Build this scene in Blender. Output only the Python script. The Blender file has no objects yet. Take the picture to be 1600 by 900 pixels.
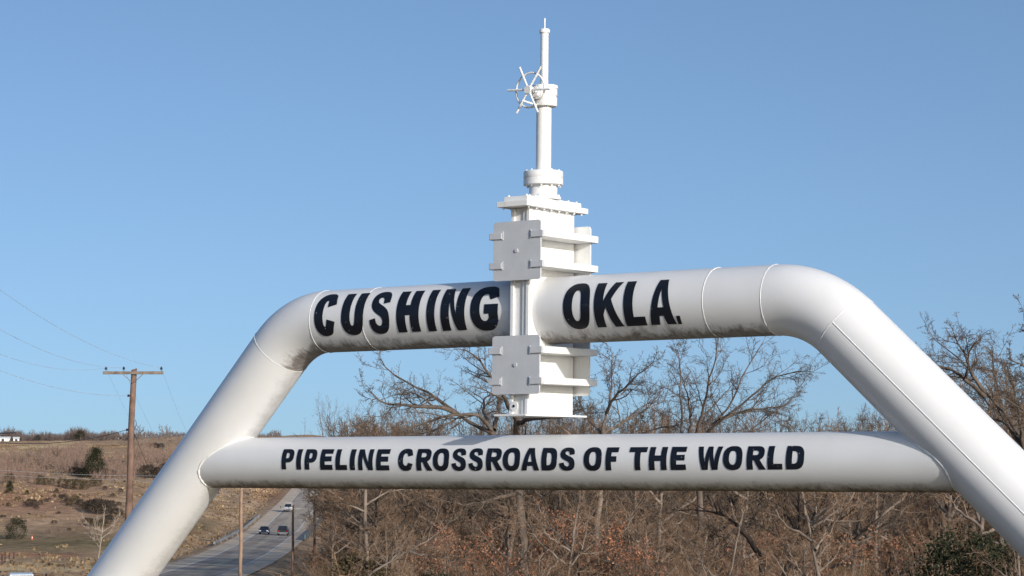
import bpy, bmesh, math, random
import numpy as np
from mathutils import Vector, Matrix
R=math.radians
sc=bpy.context.scene; C=sc.collection
# ---------------------------------------------------------------- camera, light, exposure
F=3700.0; HY=732.0; PITCH=math.atan((HY-450)/F); EYE=1.7      # focal length in px of the 1600 px wide picture
cd=bpy.data.cameras.new('camera'); cam=bpy.data.objects.new('camera',cd); C.objects.link(cam); sc.camera=cam
cam.location=(0,0,EYE); cam.rotation_euler=(R(90)+PITCH,0,0)
cd.sensor_width=36; cd.lens=F/1600*36; cd.clip_start=.2; cd.clip_end=20000
SUN_EL=R(16.5); PHI=R(56)                                         # sun to the right of and behind the camera
S=Vector((math.cos(PHI)*math.cos(SUN_EL),-math.sin(PHI)*math.cos(SUN_EL),math.sin(SUN_EL)))
w=bpy.data.worlds.new('World'); sc.world=w; w.use_nodes=True
nt=w.node_tree; bg=nt.nodes['Background']; sky=nt.nodes.new('ShaderNodeTexSky')
sky.sky_type='NISHITA'; sky.sun_disc=False; sky.sun_elevation=SUN_EL; sky.sun_rotation=math.atan2(S.x,S.y)
sky.altitude=280; sky.air_density=1.0; sky.dust_density=4.5; sky.ozone_density=3.0
tcw=nt.nodes.new('ShaderNodeTexCoord'); va=nt.nodes.new('ShaderNodeVectorMath'); va.operation='MULTIPLY_ADD'; va.inputs[1].default_value=(1,1,1.6); va.inputs[2].default_value=(0,0,.11)
nt.links.new(tcw.outputs['Generated'],va.inputs[0]); vn=nt.nodes.new('ShaderNodeVectorMath'); vn.operation='NORMALIZE'; nt.links.new(va.outputs[0],vn.inputs[0]); nt.links.new(vn.outputs[0],sky.inputs[0])
tint=nt.nodes.new('ShaderNodeVectorMath'); tint.operation='MULTIPLY'; tint.inputs[1].default_value=(1.0,1.035,1.035); nt.links.new(sky.outputs[0],tint.inputs[0]); nt.links.new(tint.outputs[0],bg.inputs[0]); bg.inputs[1].default_value=.15
sl=bpy.data.lights.new('sun','SUN'); sl.energy=3.3; sl.angle=R(.53); sl.color=(1,.945,.87)
so=bpy.data.objects.new('sun',sl); C.objects.link(so); so.rotation_euler=S.to_track_quat('Z','Y').to_euler(); so.location=(60,-60,60)
sc.view_settings.view_transform='Standard'; sc.view_settings.look='None'; sc.view_settings.gamma=1
sc.view_settings.use_curve_mapping=False; sc.view_settings.exposure=0.34
sc.render.engine='CYCLES'

# ---------------------------------------------------------------- helpers
def ray(u,v):
    x=(u-800)/F; y=(450-v)/F; c,s=math.cos(PITCH),math.sin(PITCH)
    return np.array([x,c-y*s,s+y*c])
def P(u,v,d):
    """world point seen at photo pixel (u,v) at distance d"""
    r=ray(u,v); p=r*(d/r[1]); return np.array([p[0],p[1],p[2]+EYE])
def tag(o,label=None,cat=None,group=None,kind=None):
    if label:o['label']=label
    if cat:o['category']=cat
    if group:o['group']=group
    if kind:o['kind']=kind
    return o
def empty(name,loc=(0,0,0),rz=0,**k):
    o=bpy.data.objects.new(name,None); C.objects.link(o); o.location=loc; o.rotation_euler=(0,0,rz); o.empty_display_size=.2
    return tag(o,**k)
def link(name,me,mat=None,parent=None,**k):
    o=bpy.data.objects.new(name,me); C.objects.link(o)
    if mat is not None and not me.materials: me.materials.append(mat)
    if parent: o.parent=parent
    return tag(o,**k)
def np_mesh(name,V,Fc,smooth=False):
    V=np.asarray(V,dtype=np.float32); Fc=np.asarray(Fc,dtype=np.int32)
    me=bpy.data.meshes.new(name); n=len(Fc); k=Fc.shape[1]
    me.vertices.add(len(V)); me.vertices.foreach_set('co',V.ravel())
    me.loops.add(n*k); me.loops.foreach_set('vertex_index',Fc.ravel())
    me.polygons.add(n); me.polygons.foreach_set('loop_start',np.arange(n,dtype=np.int32)*k)
    me.polygons.foreach_set('use_smooth',np.full(n,smooth))
    me.update(calc_edges=True); return me
def bm_mesh(name,bm,smooth=False,bevel=0):
    if bevel: bmesh.ops.bevel(bm,geom=list(bm.edges),offset=bevel,segments=2,affect='EDGES',profile=.6)
    bmesh.ops.recalc_face_normals(bm,faces=bm.faces)
    me=bpy.data.meshes.new(name); bm.to_mesh(me); bm.free()
    if smooth:
        me.polygons.foreach_set('use_smooth',np.full(len(me.polygons),True))
        me.update(); me.set_sharp_from_angle(angle=R(40))
    return me
def box(bm,x0,x1,y0,y1,z0,z1):
    v=[bm.verts.new((x,y,z)) for x in (x0,x1) for y in (y0,y1) for z in (z0,z1)]
    for f in ((0,1,3,2),(4,6,7,5),(0,4,5,1),(2,3,7,6),(0,2,6,4),(1,5,7,3)): bm.faces.new([v[i] for i in f])
    return v
def lathe(bm,prof,n=32,c=(0,0,0),axis='Z'):
    rings=[]
    for r,h in prof:
        ring=[]
        for i in range(n):
            a=2*math.pi*i/n; x,y=r*math.cos(a),r*math.sin(a)
            p={'Z':(x,y,h),'Y':(x,h,y),'X':(h,x,y)}[axis]
            ring.append(bm.verts.new((c[0]+p[0],c[1]+p[1],c[2]+p[2])))
        rings.append(ring)
    for a,b in zip(rings,rings[1:]):
        for i in range(n): bm.faces.new((a[i],a[(i+1)%n],b[(i+1)%n],b[i]))
    bm.faces.new(rings[0]); bm.faces.new(rings[-1])
def rod(bm,p0,p1,r,n=10,r1=None):
    p0=Vector(p0);p1=Vector(p1);r1=r if r1 is None else r1
    d=(p1-p0).normalized(); a=d.orthogonal().normalized(); b=d.cross(a)
    A=[bm.verts.new(p0+a*(r*math.cos(t))+b*(r*math.sin(t))) for t in [2*math.pi*i/n for i in range(n)]]
    B=[bm.verts.new(p1+a*(r1*math.cos(t))+b*(r1*math.sin(t))) for t in [2*math.pi*i/n for i in range(n)]]
    for i in range(n): bm.faces.new((A[i],A[(i+1)%n],B[(i+1)%n],B[i]))
    bm.faces.new(A);bm.faces.new(B)
# ---- materials
def mat(name,rough=.6,spec=.5):
    m=bpy.data.materials.new(name); m.use_nodes=True; n=m.node_tree.nodes; b=n['Principled BSDF']
    b.inputs['Roughness'].default_value=rough; b.inputs['Specular IOR Level'].default_value=spec
    return m,n,m.node_tree.links,b
def ramp(n,l,src,stops):
    r=n.new('ShaderNodeValToRGB'); e=r.color_ramp.elements
    while len(e)<len(stops): e.new(.5)
    for q,(p,c) in zip(e,stops): q.position=p; q.color=(c[0],c[1],c[2],1)
    l.new(src,r.inputs[0]); return r.outputs[0]
def noise(n,l,vec,scale,detail=4,rough=.55,dist=0):
    t=n.new('ShaderNodeTexNoise'); t.inputs['Scale'].default_value=scale; t.inputs['Detail'].default_value=detail
    t.inputs['Roughness'].default_value=rough; t.inputs['Distortion'].default_value=dist
    if vec is not None: l.new(vec,t.inputs['Vector'])
    return t.outputs['Fac']
def mixc(n,l,fac,a,b,mode='MIX'):
    x=n.new('ShaderNodeMix'); x.data_type='RGBA'; x.blend_type=mode
    for s,i in ((fac,0),(a,6),(b,7)):
        if isinstance(s,(int,float)): x.inputs[i].default_value=s
        elif isinstance(s,tuple): x.inputs[i].default_value=(*s,1)
        else: l.new(s,x.inputs[i])
    return x.outputs[2]
def mth(n,l,op,a,b=0.0,c=None,clamp=False):
    x=n.new('ShaderNodeMath'); x.operation=op; x.use_clamp=clamp
    for i,s in enumerate((a,b,c)):
        if s is None: continue
        if isinstance(s,(int,float)): x.inputs[i].default_value=s
        else: l.new(s,x.inputs[i])
    return x.outputs[0]
def simple(name,c0,c1,scale=3,rough=.7,metal=0,spec=.4,bump=0):
    m,n,l,b=mat(name,rough,spec); tc=n.new('ShaderNodeTexCoord')
    f=noise(n,l,tc.outputs['Object'],scale)
    l.new(ramp(n,l,f,[(.3,c0),(.7,c1)]),b.inputs['Base Color']); b.inputs['Metallic'].default_value=metal
    if bump:
        bp=n.new('ShaderNodeBump'); bp.inputs['Strength'].default_value=bump; bp.inputs['Distance'].default_value=.02
        l.new(f,bp.inputs['Height']); l.new(bp.outputs[0],b.inputs['Normal'])
    return m
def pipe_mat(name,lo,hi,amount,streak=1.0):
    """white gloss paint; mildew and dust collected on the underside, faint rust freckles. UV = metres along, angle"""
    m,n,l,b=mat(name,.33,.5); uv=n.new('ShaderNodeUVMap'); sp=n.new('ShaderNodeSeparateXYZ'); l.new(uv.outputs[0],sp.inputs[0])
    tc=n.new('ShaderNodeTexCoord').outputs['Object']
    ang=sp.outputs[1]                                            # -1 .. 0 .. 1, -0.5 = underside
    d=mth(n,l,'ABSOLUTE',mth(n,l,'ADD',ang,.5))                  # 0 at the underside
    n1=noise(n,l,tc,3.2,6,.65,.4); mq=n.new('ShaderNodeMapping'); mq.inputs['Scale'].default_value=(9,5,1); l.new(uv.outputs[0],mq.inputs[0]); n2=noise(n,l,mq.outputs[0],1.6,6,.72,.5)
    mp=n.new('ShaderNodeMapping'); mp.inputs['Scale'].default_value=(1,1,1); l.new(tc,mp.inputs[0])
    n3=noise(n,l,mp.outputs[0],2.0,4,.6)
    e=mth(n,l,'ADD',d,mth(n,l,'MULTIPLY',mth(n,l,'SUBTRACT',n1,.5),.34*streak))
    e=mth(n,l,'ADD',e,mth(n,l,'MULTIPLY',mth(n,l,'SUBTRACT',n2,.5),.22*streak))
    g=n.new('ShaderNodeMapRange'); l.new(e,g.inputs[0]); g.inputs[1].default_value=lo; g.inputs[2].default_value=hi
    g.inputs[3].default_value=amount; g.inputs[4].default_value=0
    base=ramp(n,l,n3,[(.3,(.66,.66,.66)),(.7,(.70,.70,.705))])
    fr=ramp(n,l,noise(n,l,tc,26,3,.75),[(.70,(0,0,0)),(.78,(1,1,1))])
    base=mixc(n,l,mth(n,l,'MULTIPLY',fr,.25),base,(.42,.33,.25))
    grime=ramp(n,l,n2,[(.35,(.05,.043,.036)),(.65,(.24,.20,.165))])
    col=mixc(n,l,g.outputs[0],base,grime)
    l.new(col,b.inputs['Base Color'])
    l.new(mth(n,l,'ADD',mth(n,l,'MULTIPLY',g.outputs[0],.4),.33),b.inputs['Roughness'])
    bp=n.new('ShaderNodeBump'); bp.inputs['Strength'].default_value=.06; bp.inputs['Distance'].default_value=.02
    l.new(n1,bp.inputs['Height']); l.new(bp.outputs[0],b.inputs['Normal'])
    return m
M={}
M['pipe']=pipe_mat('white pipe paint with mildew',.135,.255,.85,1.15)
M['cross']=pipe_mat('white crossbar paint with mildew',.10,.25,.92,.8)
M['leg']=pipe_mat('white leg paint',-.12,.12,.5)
def valve_paint(name,c0,c1,amt):
    m,n,l,b=mat(name,.4,.45); tc=n.new('ShaderNodeTexCoord').outputs['Object']
    base=ramp(n,l,noise(n,l,tc,5,4),[(.3,c0),(.7,c1)])
    mp=n.new('ShaderNodeMapping'); mp.inputs['Scale'].default_value=(14,14,1.6); l.new(tc,mp.inputs[0])
    st=ramp(n,l,noise(n,l,mp.outputs[0],1,4,.7),[(.58,(0,0,0)),(.76,(1,1,1))]); sp=ramp(n,l,noise(n,l,tc,34,3,.8),[(.66,(0,0,0)),(.76,(1,1,1))])
    base=mixc(n,l,mth(n,l,'MULTIPLY',st,amt),base,(.48,.36,.25)); base=mixc(n,l,mth(n,l,'MULTIPLY',sp,amt*1.2),base,(.33,.22,.15))
    l.new(base,b.inputs['Base Color']); bp=n.new('ShaderNodeBump'); bp.inputs['Strength'].default_value=.12; bp.inputs['Distance'].default_value=.01
    l.new(noise(n,l,tc,22,4,.7),bp.inputs['Height']); l.new(bp.outputs[0],b.inputs['Normal']); return m
M['valve']=valve_paint('white valve paint',(.70,.70,.69),(.77,.768,.76),.30)
M['cover']=valve_paint('pale grey valve cover paint',(.47,.485,.51),(.53,.545,.57),.10)
M['stain']=simple('rust stained white paint',(.50,.42,.33),(.72,.69,.64),9,.6)
M['pipe_plain']=simple('white weld paint',(.74,.73,.71),(.81,.80,.78),12,.4,bump=.3)
def letter_paint():
    m,n,l,b=mat('black navy lettering paint',.42,.4); tc=n.new('ShaderNodeTexCoord').outputs['Object']
    base=ramp(n,l,noise(n,l,tc,3,5,.7),[(.3,(.003,.004,.008)),(.7,(.007,.010,.018))]); ch=ramp(n,l,noise(n,l,tc,30,2,.6),[(.735,(0,0,0)),(.75,(1,1,1))])
    l.new(mixc(n,l,ch,base,(.5,.5,.5)),b.inputs['Base Color']); return m
M['letter']=letter_paint()
M['bead']=simple('weld bead white paint',(.68,.68,.67),(.74,.74,.73),20,.35)
M['concrete']=simple('weathered concrete',(.36,.34,.31),(.50,.47,.43),.8,.9)
M['pole']=simple('weathered brown pole wood',(.10,.062,.045),(.22,.135,.10),2.5,.85,bump=.3)
M['poledark']=simple('dark tarred pole wood',(.055,.025,.018),(.10,.045,.03),2.5,.85)
M['poletan']=simple('tan pole wood',(.25,.16,.11),(.37,.25,.175),2.5,.85)
M['arm']=simple('grey crossarm wood',(.13,.10,.08),(.24,.19,.16),4,.85)
M['armpale']=simple('pale grey crossarm wood',(.30,.27,.25),(.42,.39,.36),4,.8)
M['insul']=simple('dark glazed insulator',(.012,.016,.03),(.02,.025,.04),4,.25)
M['wire']=simple('dull grey wire',(.38,.43,.50),(.50,.55,.62),2,.6)
M['wirepale']=simple('pale aluminium wire',(.55,.53,.50),(.66,.64,.60),2,.5)
M['wireblack']=simple('black cable sheath',(.015,.015,.02),(.03,.03,.035),2,.6)
def bark(name,c0,c1): return simple(name,c0,c1,1.4,.9,spec=.15)
M['bark1']=bark('dark oak bark',(.055,.042,.034),(.17,.135,.11))
M['bark2']=bark('grey brown bark',(.11,.085,.068),(.27,.215,.175))
M['bark3']=bark('pale sun bleached bark',(.25,.20,.155),(.42,.35,.28))
M['barkblack']=bark('near black bark',(.018,.014,.012),(.05,.04,.034))
M['twig1']=bark('brown grey twigs',(.055,.040,.030),(.17,.125,.092))
M['twigwood']=bark('far wood twigs',(.065,.043,.03),(.17,.112,.078))
M['brush']=bark('mixed pale and dark brush stems',(.04,.023,.013),(.44,.29,.18))
M['brushfar']=bark('dark far brush stems',(.035,.021,.012),(.19,.115,.068))
M['twig2']=bark('warm brown twigs',(.075,.047,.029),(.31,.20,.13))
M['twigfar']=bark('mauve brown far twigs',(.13,.088,.070),(.26,.18,.145))
M['twigcrest']=bark('dusky crest twigs',(.08,.062,.058),(.16,.125,.115))
M['twigpale']=bark('pale twigs',(.24,.185,.14),(.42,.33,.25))
def foliage(name,c0,c1,c2,scale):
    m,n,l,b=mat(name,.75,.2); tc=n.new('ShaderNodeTexCoord')
    f=noise(n,l,tc.outputs['Object'],scale,3,.6)
    l.new(ramp(n,l,f,[(.3,c0),(.5,c1),(.7,c2)]),b.inputs['Base Color']); return m
M['rust']=foliage('russet dead oak leaves',(.15,.058,.03),(.30,.13,.07),(.46,.24,.14),2.5)
M['cedar']=foliage('dark olive cedar foliage',(.012,.016,.008),(.026,.030,.014),(.07,.048,.024),.5)
M['cedarb']=foliage('brown tinged cedar foliage',(.04,.036,.018),(.085,.065,.032),(.14,.09,.05),.5)
M['darkshrub']=foliage('dark winter shrub foliage',(.028,.022,.018),(.055,.042,.032),(.09,.065,.05),.6)

# ---------------------------------------------------------------- terrain height (all z above the arch's ground; eye at 1.7)
DD=[0,28,40,60,80,100,125,150,170,200,262,300,350,405,470,530,590,650,740,850,1000,1150,1300,1700,2500,6000]
ZM=[0,-.02,-.55,-2.2,-3.8,-5.1,-6.2,-6.6,-7.4,-8.8,-10.1,-10.5,-11.0,-11.0,-10.5,-8.8,-6.75,-4.6,-.9,4.5,11.7,16.5,19.3,22,22,20]
ZL=[0,-.02,-.55,-2.2,-3.7,-5.0,-6.2,-6.7,-7.3,-8.3,-9.6,-9.9,-9.9,-8.9,-6.2,-3.9,-1.6,-.4,2.6,5.9,11.2,15.6,15.0,10,12,15]
ZR=[0,-.02,-.55,-2.3,-3.8,-5.3,-6.4,-7.2,-7.9,-8.8,-9.8,-10.1,-10.3,-10.2,-9.6,-7.8,-5.3,-3.4,-.3,4.2,8.5,12,14,16,18,20]
RD=[0,60,90,120,146,170,200,262,300,350,405,470,530,590,650,740,850,1000,1300,3000]
RX=[10,-8,-20,-26.5,-30,-32,-33.2,-35.5,-37,-39.7,-42.5,-45.7,-48.7,-51.3,-54.5,-59,-65,-74,-90,-180]
def sm(a,b,x):
    t=np.clip((x-a)/(b-a),0,1); return t*t*(3-2*t)
def road_x(d): return np.interp(d,RD,RX)
def road_z(d): return np.interp(d,DD,ZM)
# smooth versions
_ds=np.linspace(0,3000,3001)
def _smooth(y,k=25):
    ker=np.hanning(2*k+1);ker/=ker.sum(); yp=np.pad(y,k,mode='edge'); return np.convolve(yp,ker,'valid')
_rx=_smooth(np.interp(_ds,RD,RX)); _zm=_smooth(np.interp(_ds,DD,ZM),12)
_zl=_smooth(np.interp(_ds,DD,ZL),12); _zr=_smooth(np.interp(_ds,DD,ZR),12)
def road_x(d): return np.interp(d,_ds,_rx)
def road_z(d): return np.interp(d,_ds,_zm)
def bumps(x,y):
    return (np.sin(x*.11+1.3*np.sin(y*.031))*np.sin(y*.063+.9)*.5+np.sin(x*.037+y*.021+2)*.9+np.sin(x*.31+y*.12)*np.sin(y*.19-x*.07)*.22)
def height(x,y):
    x=np.asarray(x,float);y=np.asarray(y,float); d=np.hypot(x,y); az=np.where(y>1,x/np.maximum(y,1),np.sign(x)*3)
    u=800+az*F
    big=lambda t,ex:np.where(d<3000,np.interp(d,_ds,t),ex)
    zl,zm,zr=big(_zl,np.interp(d,DD,ZL)),big(_zm,np.interp(d,DD,ZM)),big(_zr,np.interp(d,DD,ZR))
    a=sm(170,400,u); b=sm(500,900,u)
    z=zl*(1-a)+zm*a*(1-b)+zr*b
    z=z+bumps(x,y)*np.clip((d-60)/500,0,1)*1.0
    dr=np.abs(x-road_x(y)); k=(1-sm(9,26,dr))*sm(70,100,y)*(1-sm(1300,1500,y))
    ditch=-.9*np.exp(-((dr-11.5)/2.6)**2)*k
    z=z*(1-k)+road_z(np.maximum(y,0))*k+ditch
    back=1-sm(-40,20,y); return z*(1-back)+(-.3)*back
def hz(x,y): return float(height(x,y))
def ground_at(u,v,dmin=240,dmax=1500):
    """distance at which the terrain is seen at photo pixel (u,v)"""
    d=np.arange(dmin,dmax,1.0); x=(u-800)/F*d; vv=HY-(height(x,d)-EYE)/d*F
    i=np.argmax(vv<=v) if (vv<=v).any() else len(d)-1
    return float(d[i])

def make_ground():
    az=np.concatenate([np.linspace(-180,-20,33)[:-1],np.linspace(-20,20,620),np.linspace(20,180,33)[1:-1]])
    rr=np.concatenate([[.5,4,10,18],np.geomspace(26,1700,560),np.geomspace(1750,9000,14)])
    A,Rr=np.meshgrid(np.radians(az),rr); x=np.sin(A)*Rr; y=np.cos(A)*Rr; z=height(x,y)
    V=np.stack([x,y,z],-1).reshape(-1,3); na=len(az); nr=len(rr)
    i=np.arange(nr-1)[:,None]*na; j=np.arange(na)[None,:]; j2=(j+1)%na
    Fq=np.stack([i+j,i+j2,i+na+j2,i+na+j],-1).reshape(-1,4)[:,::-1]
    me=np_mesh('ground',V,Fq,True)
    # land cover: wood litter, green field with the darkened near ground, red earth
    X,Y=V[:,0],V[:,1]; u=800+X/np.maximum(Y,1)*F; front=Y>40
    wood=sm(500,560,u)*sm(60,75,Y)*front*sm(8.5,13,X-road_x(Y))
    v=HY-(V[:,2]-EYE)/np.maximum(Y,1)*F
    nz=8*np.sin(u*.05+Y*.02)
    green=np.exp(-((v+nz*.3-848)/17)**2)*(1-sm(220,330,u))*front*sm(250,300,Y)
    green=np.maximum(green,.8*np.exp(-((u-320)/30)**2-((v-822)/14)**2)*front)
    green=np.maximum(green,1-sm(75,110,np.hypot(X,Y)))  # unseen ground round the arch, darkened to cut bounced light on the pipes
    red=np.exp(-((v-866+nz*.12)/3.0)**2)*(1-sm(110,150,u))*front*(Y<420)
    red=np.maximum(red,.75*np.exp(-((v-772)/14)**2-((u-420)/28)**2))
    red=np.maximum(red,.7*np.exp(-((v-780)/28)**2)*(1-sm(80,200,u)))
    gold=np.exp(-((v-705+.11*u+nz*.2)/5)**2)*(1-sm(90,150,u))*(Y>700)
    gold=np.maximum(gold,.9*np.exp(-((v-885)/10)**2)*(1-sm(230,330,u))*front*(Y>200)*(Y<420))
    col=np.stack([wood,green,red,gold],-1).astype(np.float32)
    at=me.color_attributes.new('cover','FLOAT_COLOR','POINT'); at.data.foreach_set('color',col.ravel())
    m,n,l,b=mat('dry prairie ground',.95,.05)
    tc=n.new('ShaderNodeTexCoord'); ob=tc.outputs['Object']
    mp=n.new('ShaderNodeMapping'); mp.inputs['Scale'].default_value=(1,.45,1); l.new(ob,mp.inputs[0]); ob2=mp.outputs[0]
    big=noise(n,l,ob2,.022,6,.62,.8); mid=noise(n,l,ob2,.12,6,.65,.5); fine=noise(n,l,ob,.9,6,.75); vf=noise(n,l,ob,5,3,.7)
    base=ramp(n,l,big,[(.30,(.34,.215,.14)),(.45,(.43,.29,.19)),(.55,(.54,.39,.26)),(.72,(.43,.27,.175))])
    base=mixc(n,l,ramp(n,l,mid,[(.38,(.85,.85,.85)),(.62,(.0,.0,.0))]),base,(.34,.235,.155))
    at=n.new('ShaderNodeAttribute'); at.attribute_name='cover'; s=n.new('ShaderNodeSeparateColor'); l.new(at.outputs['Color'],s.inputs[0])
    var=mth(n,l,'MULTIPLY',mid,1.8,clamp=True)
    base=mixc(n,l,mth(n,l,'MULTIPLY',s.outputs[1],var,clamp=True),base,(.195,.155,.085))
    base=mixc(n,l,mth(n,l,'MULTIPLY',s.outputs[2],var,clamp=True),base,(.40,.20,.125))
    base=mixc(n,l,mth(n,l,'MULTIPLY',at.outputs['Alpha'],var,clamp=True),base,(.60,.46,.28))
    lit=ramp(n,l,fine,[(.3,(.035,.019,.010)),(.5,(.11,.06,.032)),(.7,(.30,.165,.085))])
    base=mixc(n,l,s.outputs[0],base,lit)
    pat=noise(n,l,ob,.32,5,.7,.6)
    base=mixc(n,l,.75,base,ramp(n,l,pat,[(.34,(.45,.42,.40)),(.47,(.95,.93,.9)),(.60,(1.3,1.26,1.18)),(.7,(1.55,1.45,1.3))]),'MULTIPLY')
    base=mixc(n,l,.55,base,ramp(n,l,fine,[(.30,(.45,.45,.45)),(.5,(1.08,1.06,1.03)),(.72,(1.6,1.55,1.45))]),'MULTIPLY')
    base=mixc(n,l,.35,base,ramp(n,l,vf,[(.3,(.45,.45,.45)),(.7,(1.5,1.5,1.5))]),'MULTIPLY')
    l.new(base,b.inputs['Base Color'])
    bp=n.new('ShaderNodeBump'); bp.inputs['Strength'].default_value=.8; bp.inputs['Distance'].default_value=.6
    l.new(fine,bp.inputs['Height']); l.new(bp.outputs[0],b.inputs['Normal'])
    link('ground',me,m,kind='structure')
make_ground()

# road
def ribbon(name,o0,o1,dz,m,d0=75,d1=1280,step=3,**k):
    d=np.arange(d0,d1,step); x=road_x(d); dx=np.gradient(x,d); nx=1/np.hypot(1,dx); ny=-dx*nx
    rows=[]
    for o in np.linspace(o0,o1,2): rows.append(np.stack([x+nx*o,d+ny*o,road_z(d)+dz],-1))
    V=np.concatenate(rows); n=len(d); i=np.arange(n-1)
    Fq=np.stack([i,n+i,n+i+1,i+1],-1)
    return np_mesh(name,V,Fq)
def join_meshes(name,ms):
    V=[];Fs=[];o=0
    for me in ms:
        v=np.empty(len(me.vertices)*3,np.float32); me.vertices.foreach_get('co',v); V.append(v.reshape(-1,3))
        f=np.empty(len(me.loops),np.int32); me.loops.foreach_get('vertex_index',f); Fs.append(f.reshape(-1,4)+o); o+=len(me.vertices)
        bpy.data.meshes.remove(me)
    return np_mesh(name,np.concatenate(V),np.concatenate(Fs))
m_as,n,l,b=mat('worn asphalt',.95,.08); tc=n.new('ShaderNodeTexCoord').outputs['Object']
mp=n.new('ShaderNodeMapping'); mp.inputs['Scale'].default_value=(1,.06,1); l.new(tc,mp.inputs[0])
f1=noise(n,l,mp.outputs[0],.8,4,.6); f2=noise(n,l,tc,.15,4)
c=ramp(n,l,f1,[(.35,(.30,.245,.20)),(.65,(.45,.38,.32))]); c=mixc(n,l,.4,c,ramp(n,l,f2,[(.3,(.7,.7,.7)),(.7,(1.25,1.22,1.2))]),'MULTIPLY'); l.new(c,b.inputs['Base Color'])
M['shoulder']=simple('sandy paved shoulder',(.46,.36,.26),(.60,.48,.35),.25,.9)
M['centre']=simple('tan worn centre strip',(.33,.28,.20),(.45,.38,.28),.4,.9)
M['paint']=simple('white road paint',(.55,.54,.51),(.75,.74,.71),1.5,.7)
link('road_shoulder',join_meshes('road_shoulder',[ribbon('a',-6.5,-3.55,.10,None),ribbon('b',3.55,6.5,.10,None)]),M['shoulder'],kind='structure')
link('road',ribbon('road',-3.65,3.65,.12,None),m_as,kind='structure')
link('road_centre_strip',ribbon('centre',-.55,.55,.126,None),M['centre'],kind='structure')
link('road_edge_lines',join_meshes('lines',[ribbon('a',-3.62,-3.42,.13,None),ribbon('b',3.42,3.62,.13,None)]),M['paint'],kind='structure')

def guardrail(name,off,d0,d1,h,m,label,t=.3):
    root=empty(name,(float(road_x(d0))+off,d0,float(road_z(d0))),0,label=label,cat='guardrail')
    bm=bmesh.new(); prev=None
    for d in np.arange(d0,d1+1,4.0):
        x=float(road_x(d))+off-root.location.x; z=float(road_z(d))-root.location.z
        ring=[bm.verts.new((x+a,d-d0,z+c)) for a,c in ((-t/2,.28),(t/2,.28),(t/2*.6,h),(-t/2*.6,h))]
        if prev:
            for i in range(4): bm.faces.new((prev[i],prev[(i+1)%4],ring[(i+1)%4],ring[i]))
        else: bm.faces.new(ring)
        prev=ring
    bm.faces.new(prev); link('rail',bm_mesh('rail',bm),m,root)
    for d in np.arange(d0+2,d1,14.0):
        bm=bmesh.new(); x=float(road_x(d))+off-root.location.x; z=float(road_z(d))-root.location.z
        box(bm,x-.09,x+.09,d-d0-.09,d-d0+.09,z-.9,z+.27); link('post',bm_mesh('post',bm),m,root)
M['steel']=simple('dull galvanised steel',(.24,.24,.23),(.34,.33,.32),1,.6,.3)
M['teal']=simple('steel rail with painted shade',(.07,.10,.11),(.12,.15,.16),1,.6)  # shade on the rail's near face put into its dark colour
guardrail('guardrail',-7.2,392,525,.72,M['steel'],'long pale guardrail on the far left shoulder of the highway',.35)
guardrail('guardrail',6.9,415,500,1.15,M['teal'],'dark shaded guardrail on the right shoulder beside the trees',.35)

# ---------------------------------------------------------------- the pipeline arch (local: x along pipe, y away from viewer, z up)
AL=R(36.5); AO=(.3437,27.0,0.0); ZC=3.492; ZX=1.769; RP=.38; RX_=.313
arch=empty('pipeline_arch',AO,-AL,label='giant white steel pipe arch with a gate valve on top and black CUSHING OKLA. lettering',cat='arch')
def pipe_sweep(name,pts,rad,nseg=96,u0=0):
    """pts: list of (x,z) in the arch plane; UV = (metres, angle/pi), angle 0 = front, +.5 = top/outside"""
    pts=np.array(pts,float); T=np.gradient(pts,axis=0) if len(pts)>2 else np.repeat((pts[1]-pts[0])[None],2,0)
    T/=np.linalg.norm(T,axis=1)[:,None]
    N=np.stack([-T[:,1],T[:,0]],-1); N*=np.where(N[:,1:2]<0,-1,1)
    s=np.concatenate([[0],np.cumsum(np.linalg.norm(np.diff(pts,axis=0),axis=1))])+u0
    th=np.linspace(-1,1,nseg+1)*math.pi
    V=[];UV=[]
    for p,nn,q in zip(pts,N,s):
        for a in th:
            V.append((p[0]+nn[0]*math.sin(a)*rad,-math.cos(a)*rad,p[1]+nn[1]*math.sin(a)*rad)); UV.append((q,a/math.pi))
    V=np.array(V); n=nseg+1; i=np.arange(len(pts)-1)[:,None]*n; j=np.arange(nseg)[None,:]
    Fq=np.stack([i+j,i+j+1,i+n+j+1,i+n+j],-1).reshape(-1,4)
    me=np_mesh(name,V,Fq,True); uvl=me.uv_layers.new(name='UVMap'); uvl.data.foreach_set('uv',np.array(UV,dtype=np.float32)[Fq.ravel()].ravel())
    bm=bmesh.new(); bm.from_mesh(me); bmesh.ops.remove_doubles(bm,verts=bm.verts,dist=1e-5); bmesh.ops.recalc_face_normals(bm,faces=bm.faces)
    bm.to_mesh(me); bm.free(); me.polygons.foreach_set('use_smooth',np.full(len(me.polygons),True)); return me
def seg(a,b,n=8):
    a=np.array(a,float);b=np.array(b,float); return [tuple(a+(b-a)*t) for t in np.linspace(0,1,n)]
def elbow(corner,d_in,d_out,tl,n=24):
    """points of an arc tangent to both directions, tl from the corner"""
    c=np.array(corner,float); a=c-np.array(d_in)*tl; e=c+np.array(d_out)*tl
    ang=math.acos(np.clip(np.dot(d_in,d_out),-1,1)); Rb=tl/math.tan(ang/2); 
    nrm=np.array(d_out)-np.dot(d_out,d_in)*np.array(d_in); nrm/=np.linalg.norm(nrm); cen=a+nrm*Rb
    out=[]
    for t in np.linspace(0,ang,n): out.append(tuple(cen-nrm*Rb*math.cos(t)+np.array(d_in)*Rb*math.sin(t)))
    return out
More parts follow.
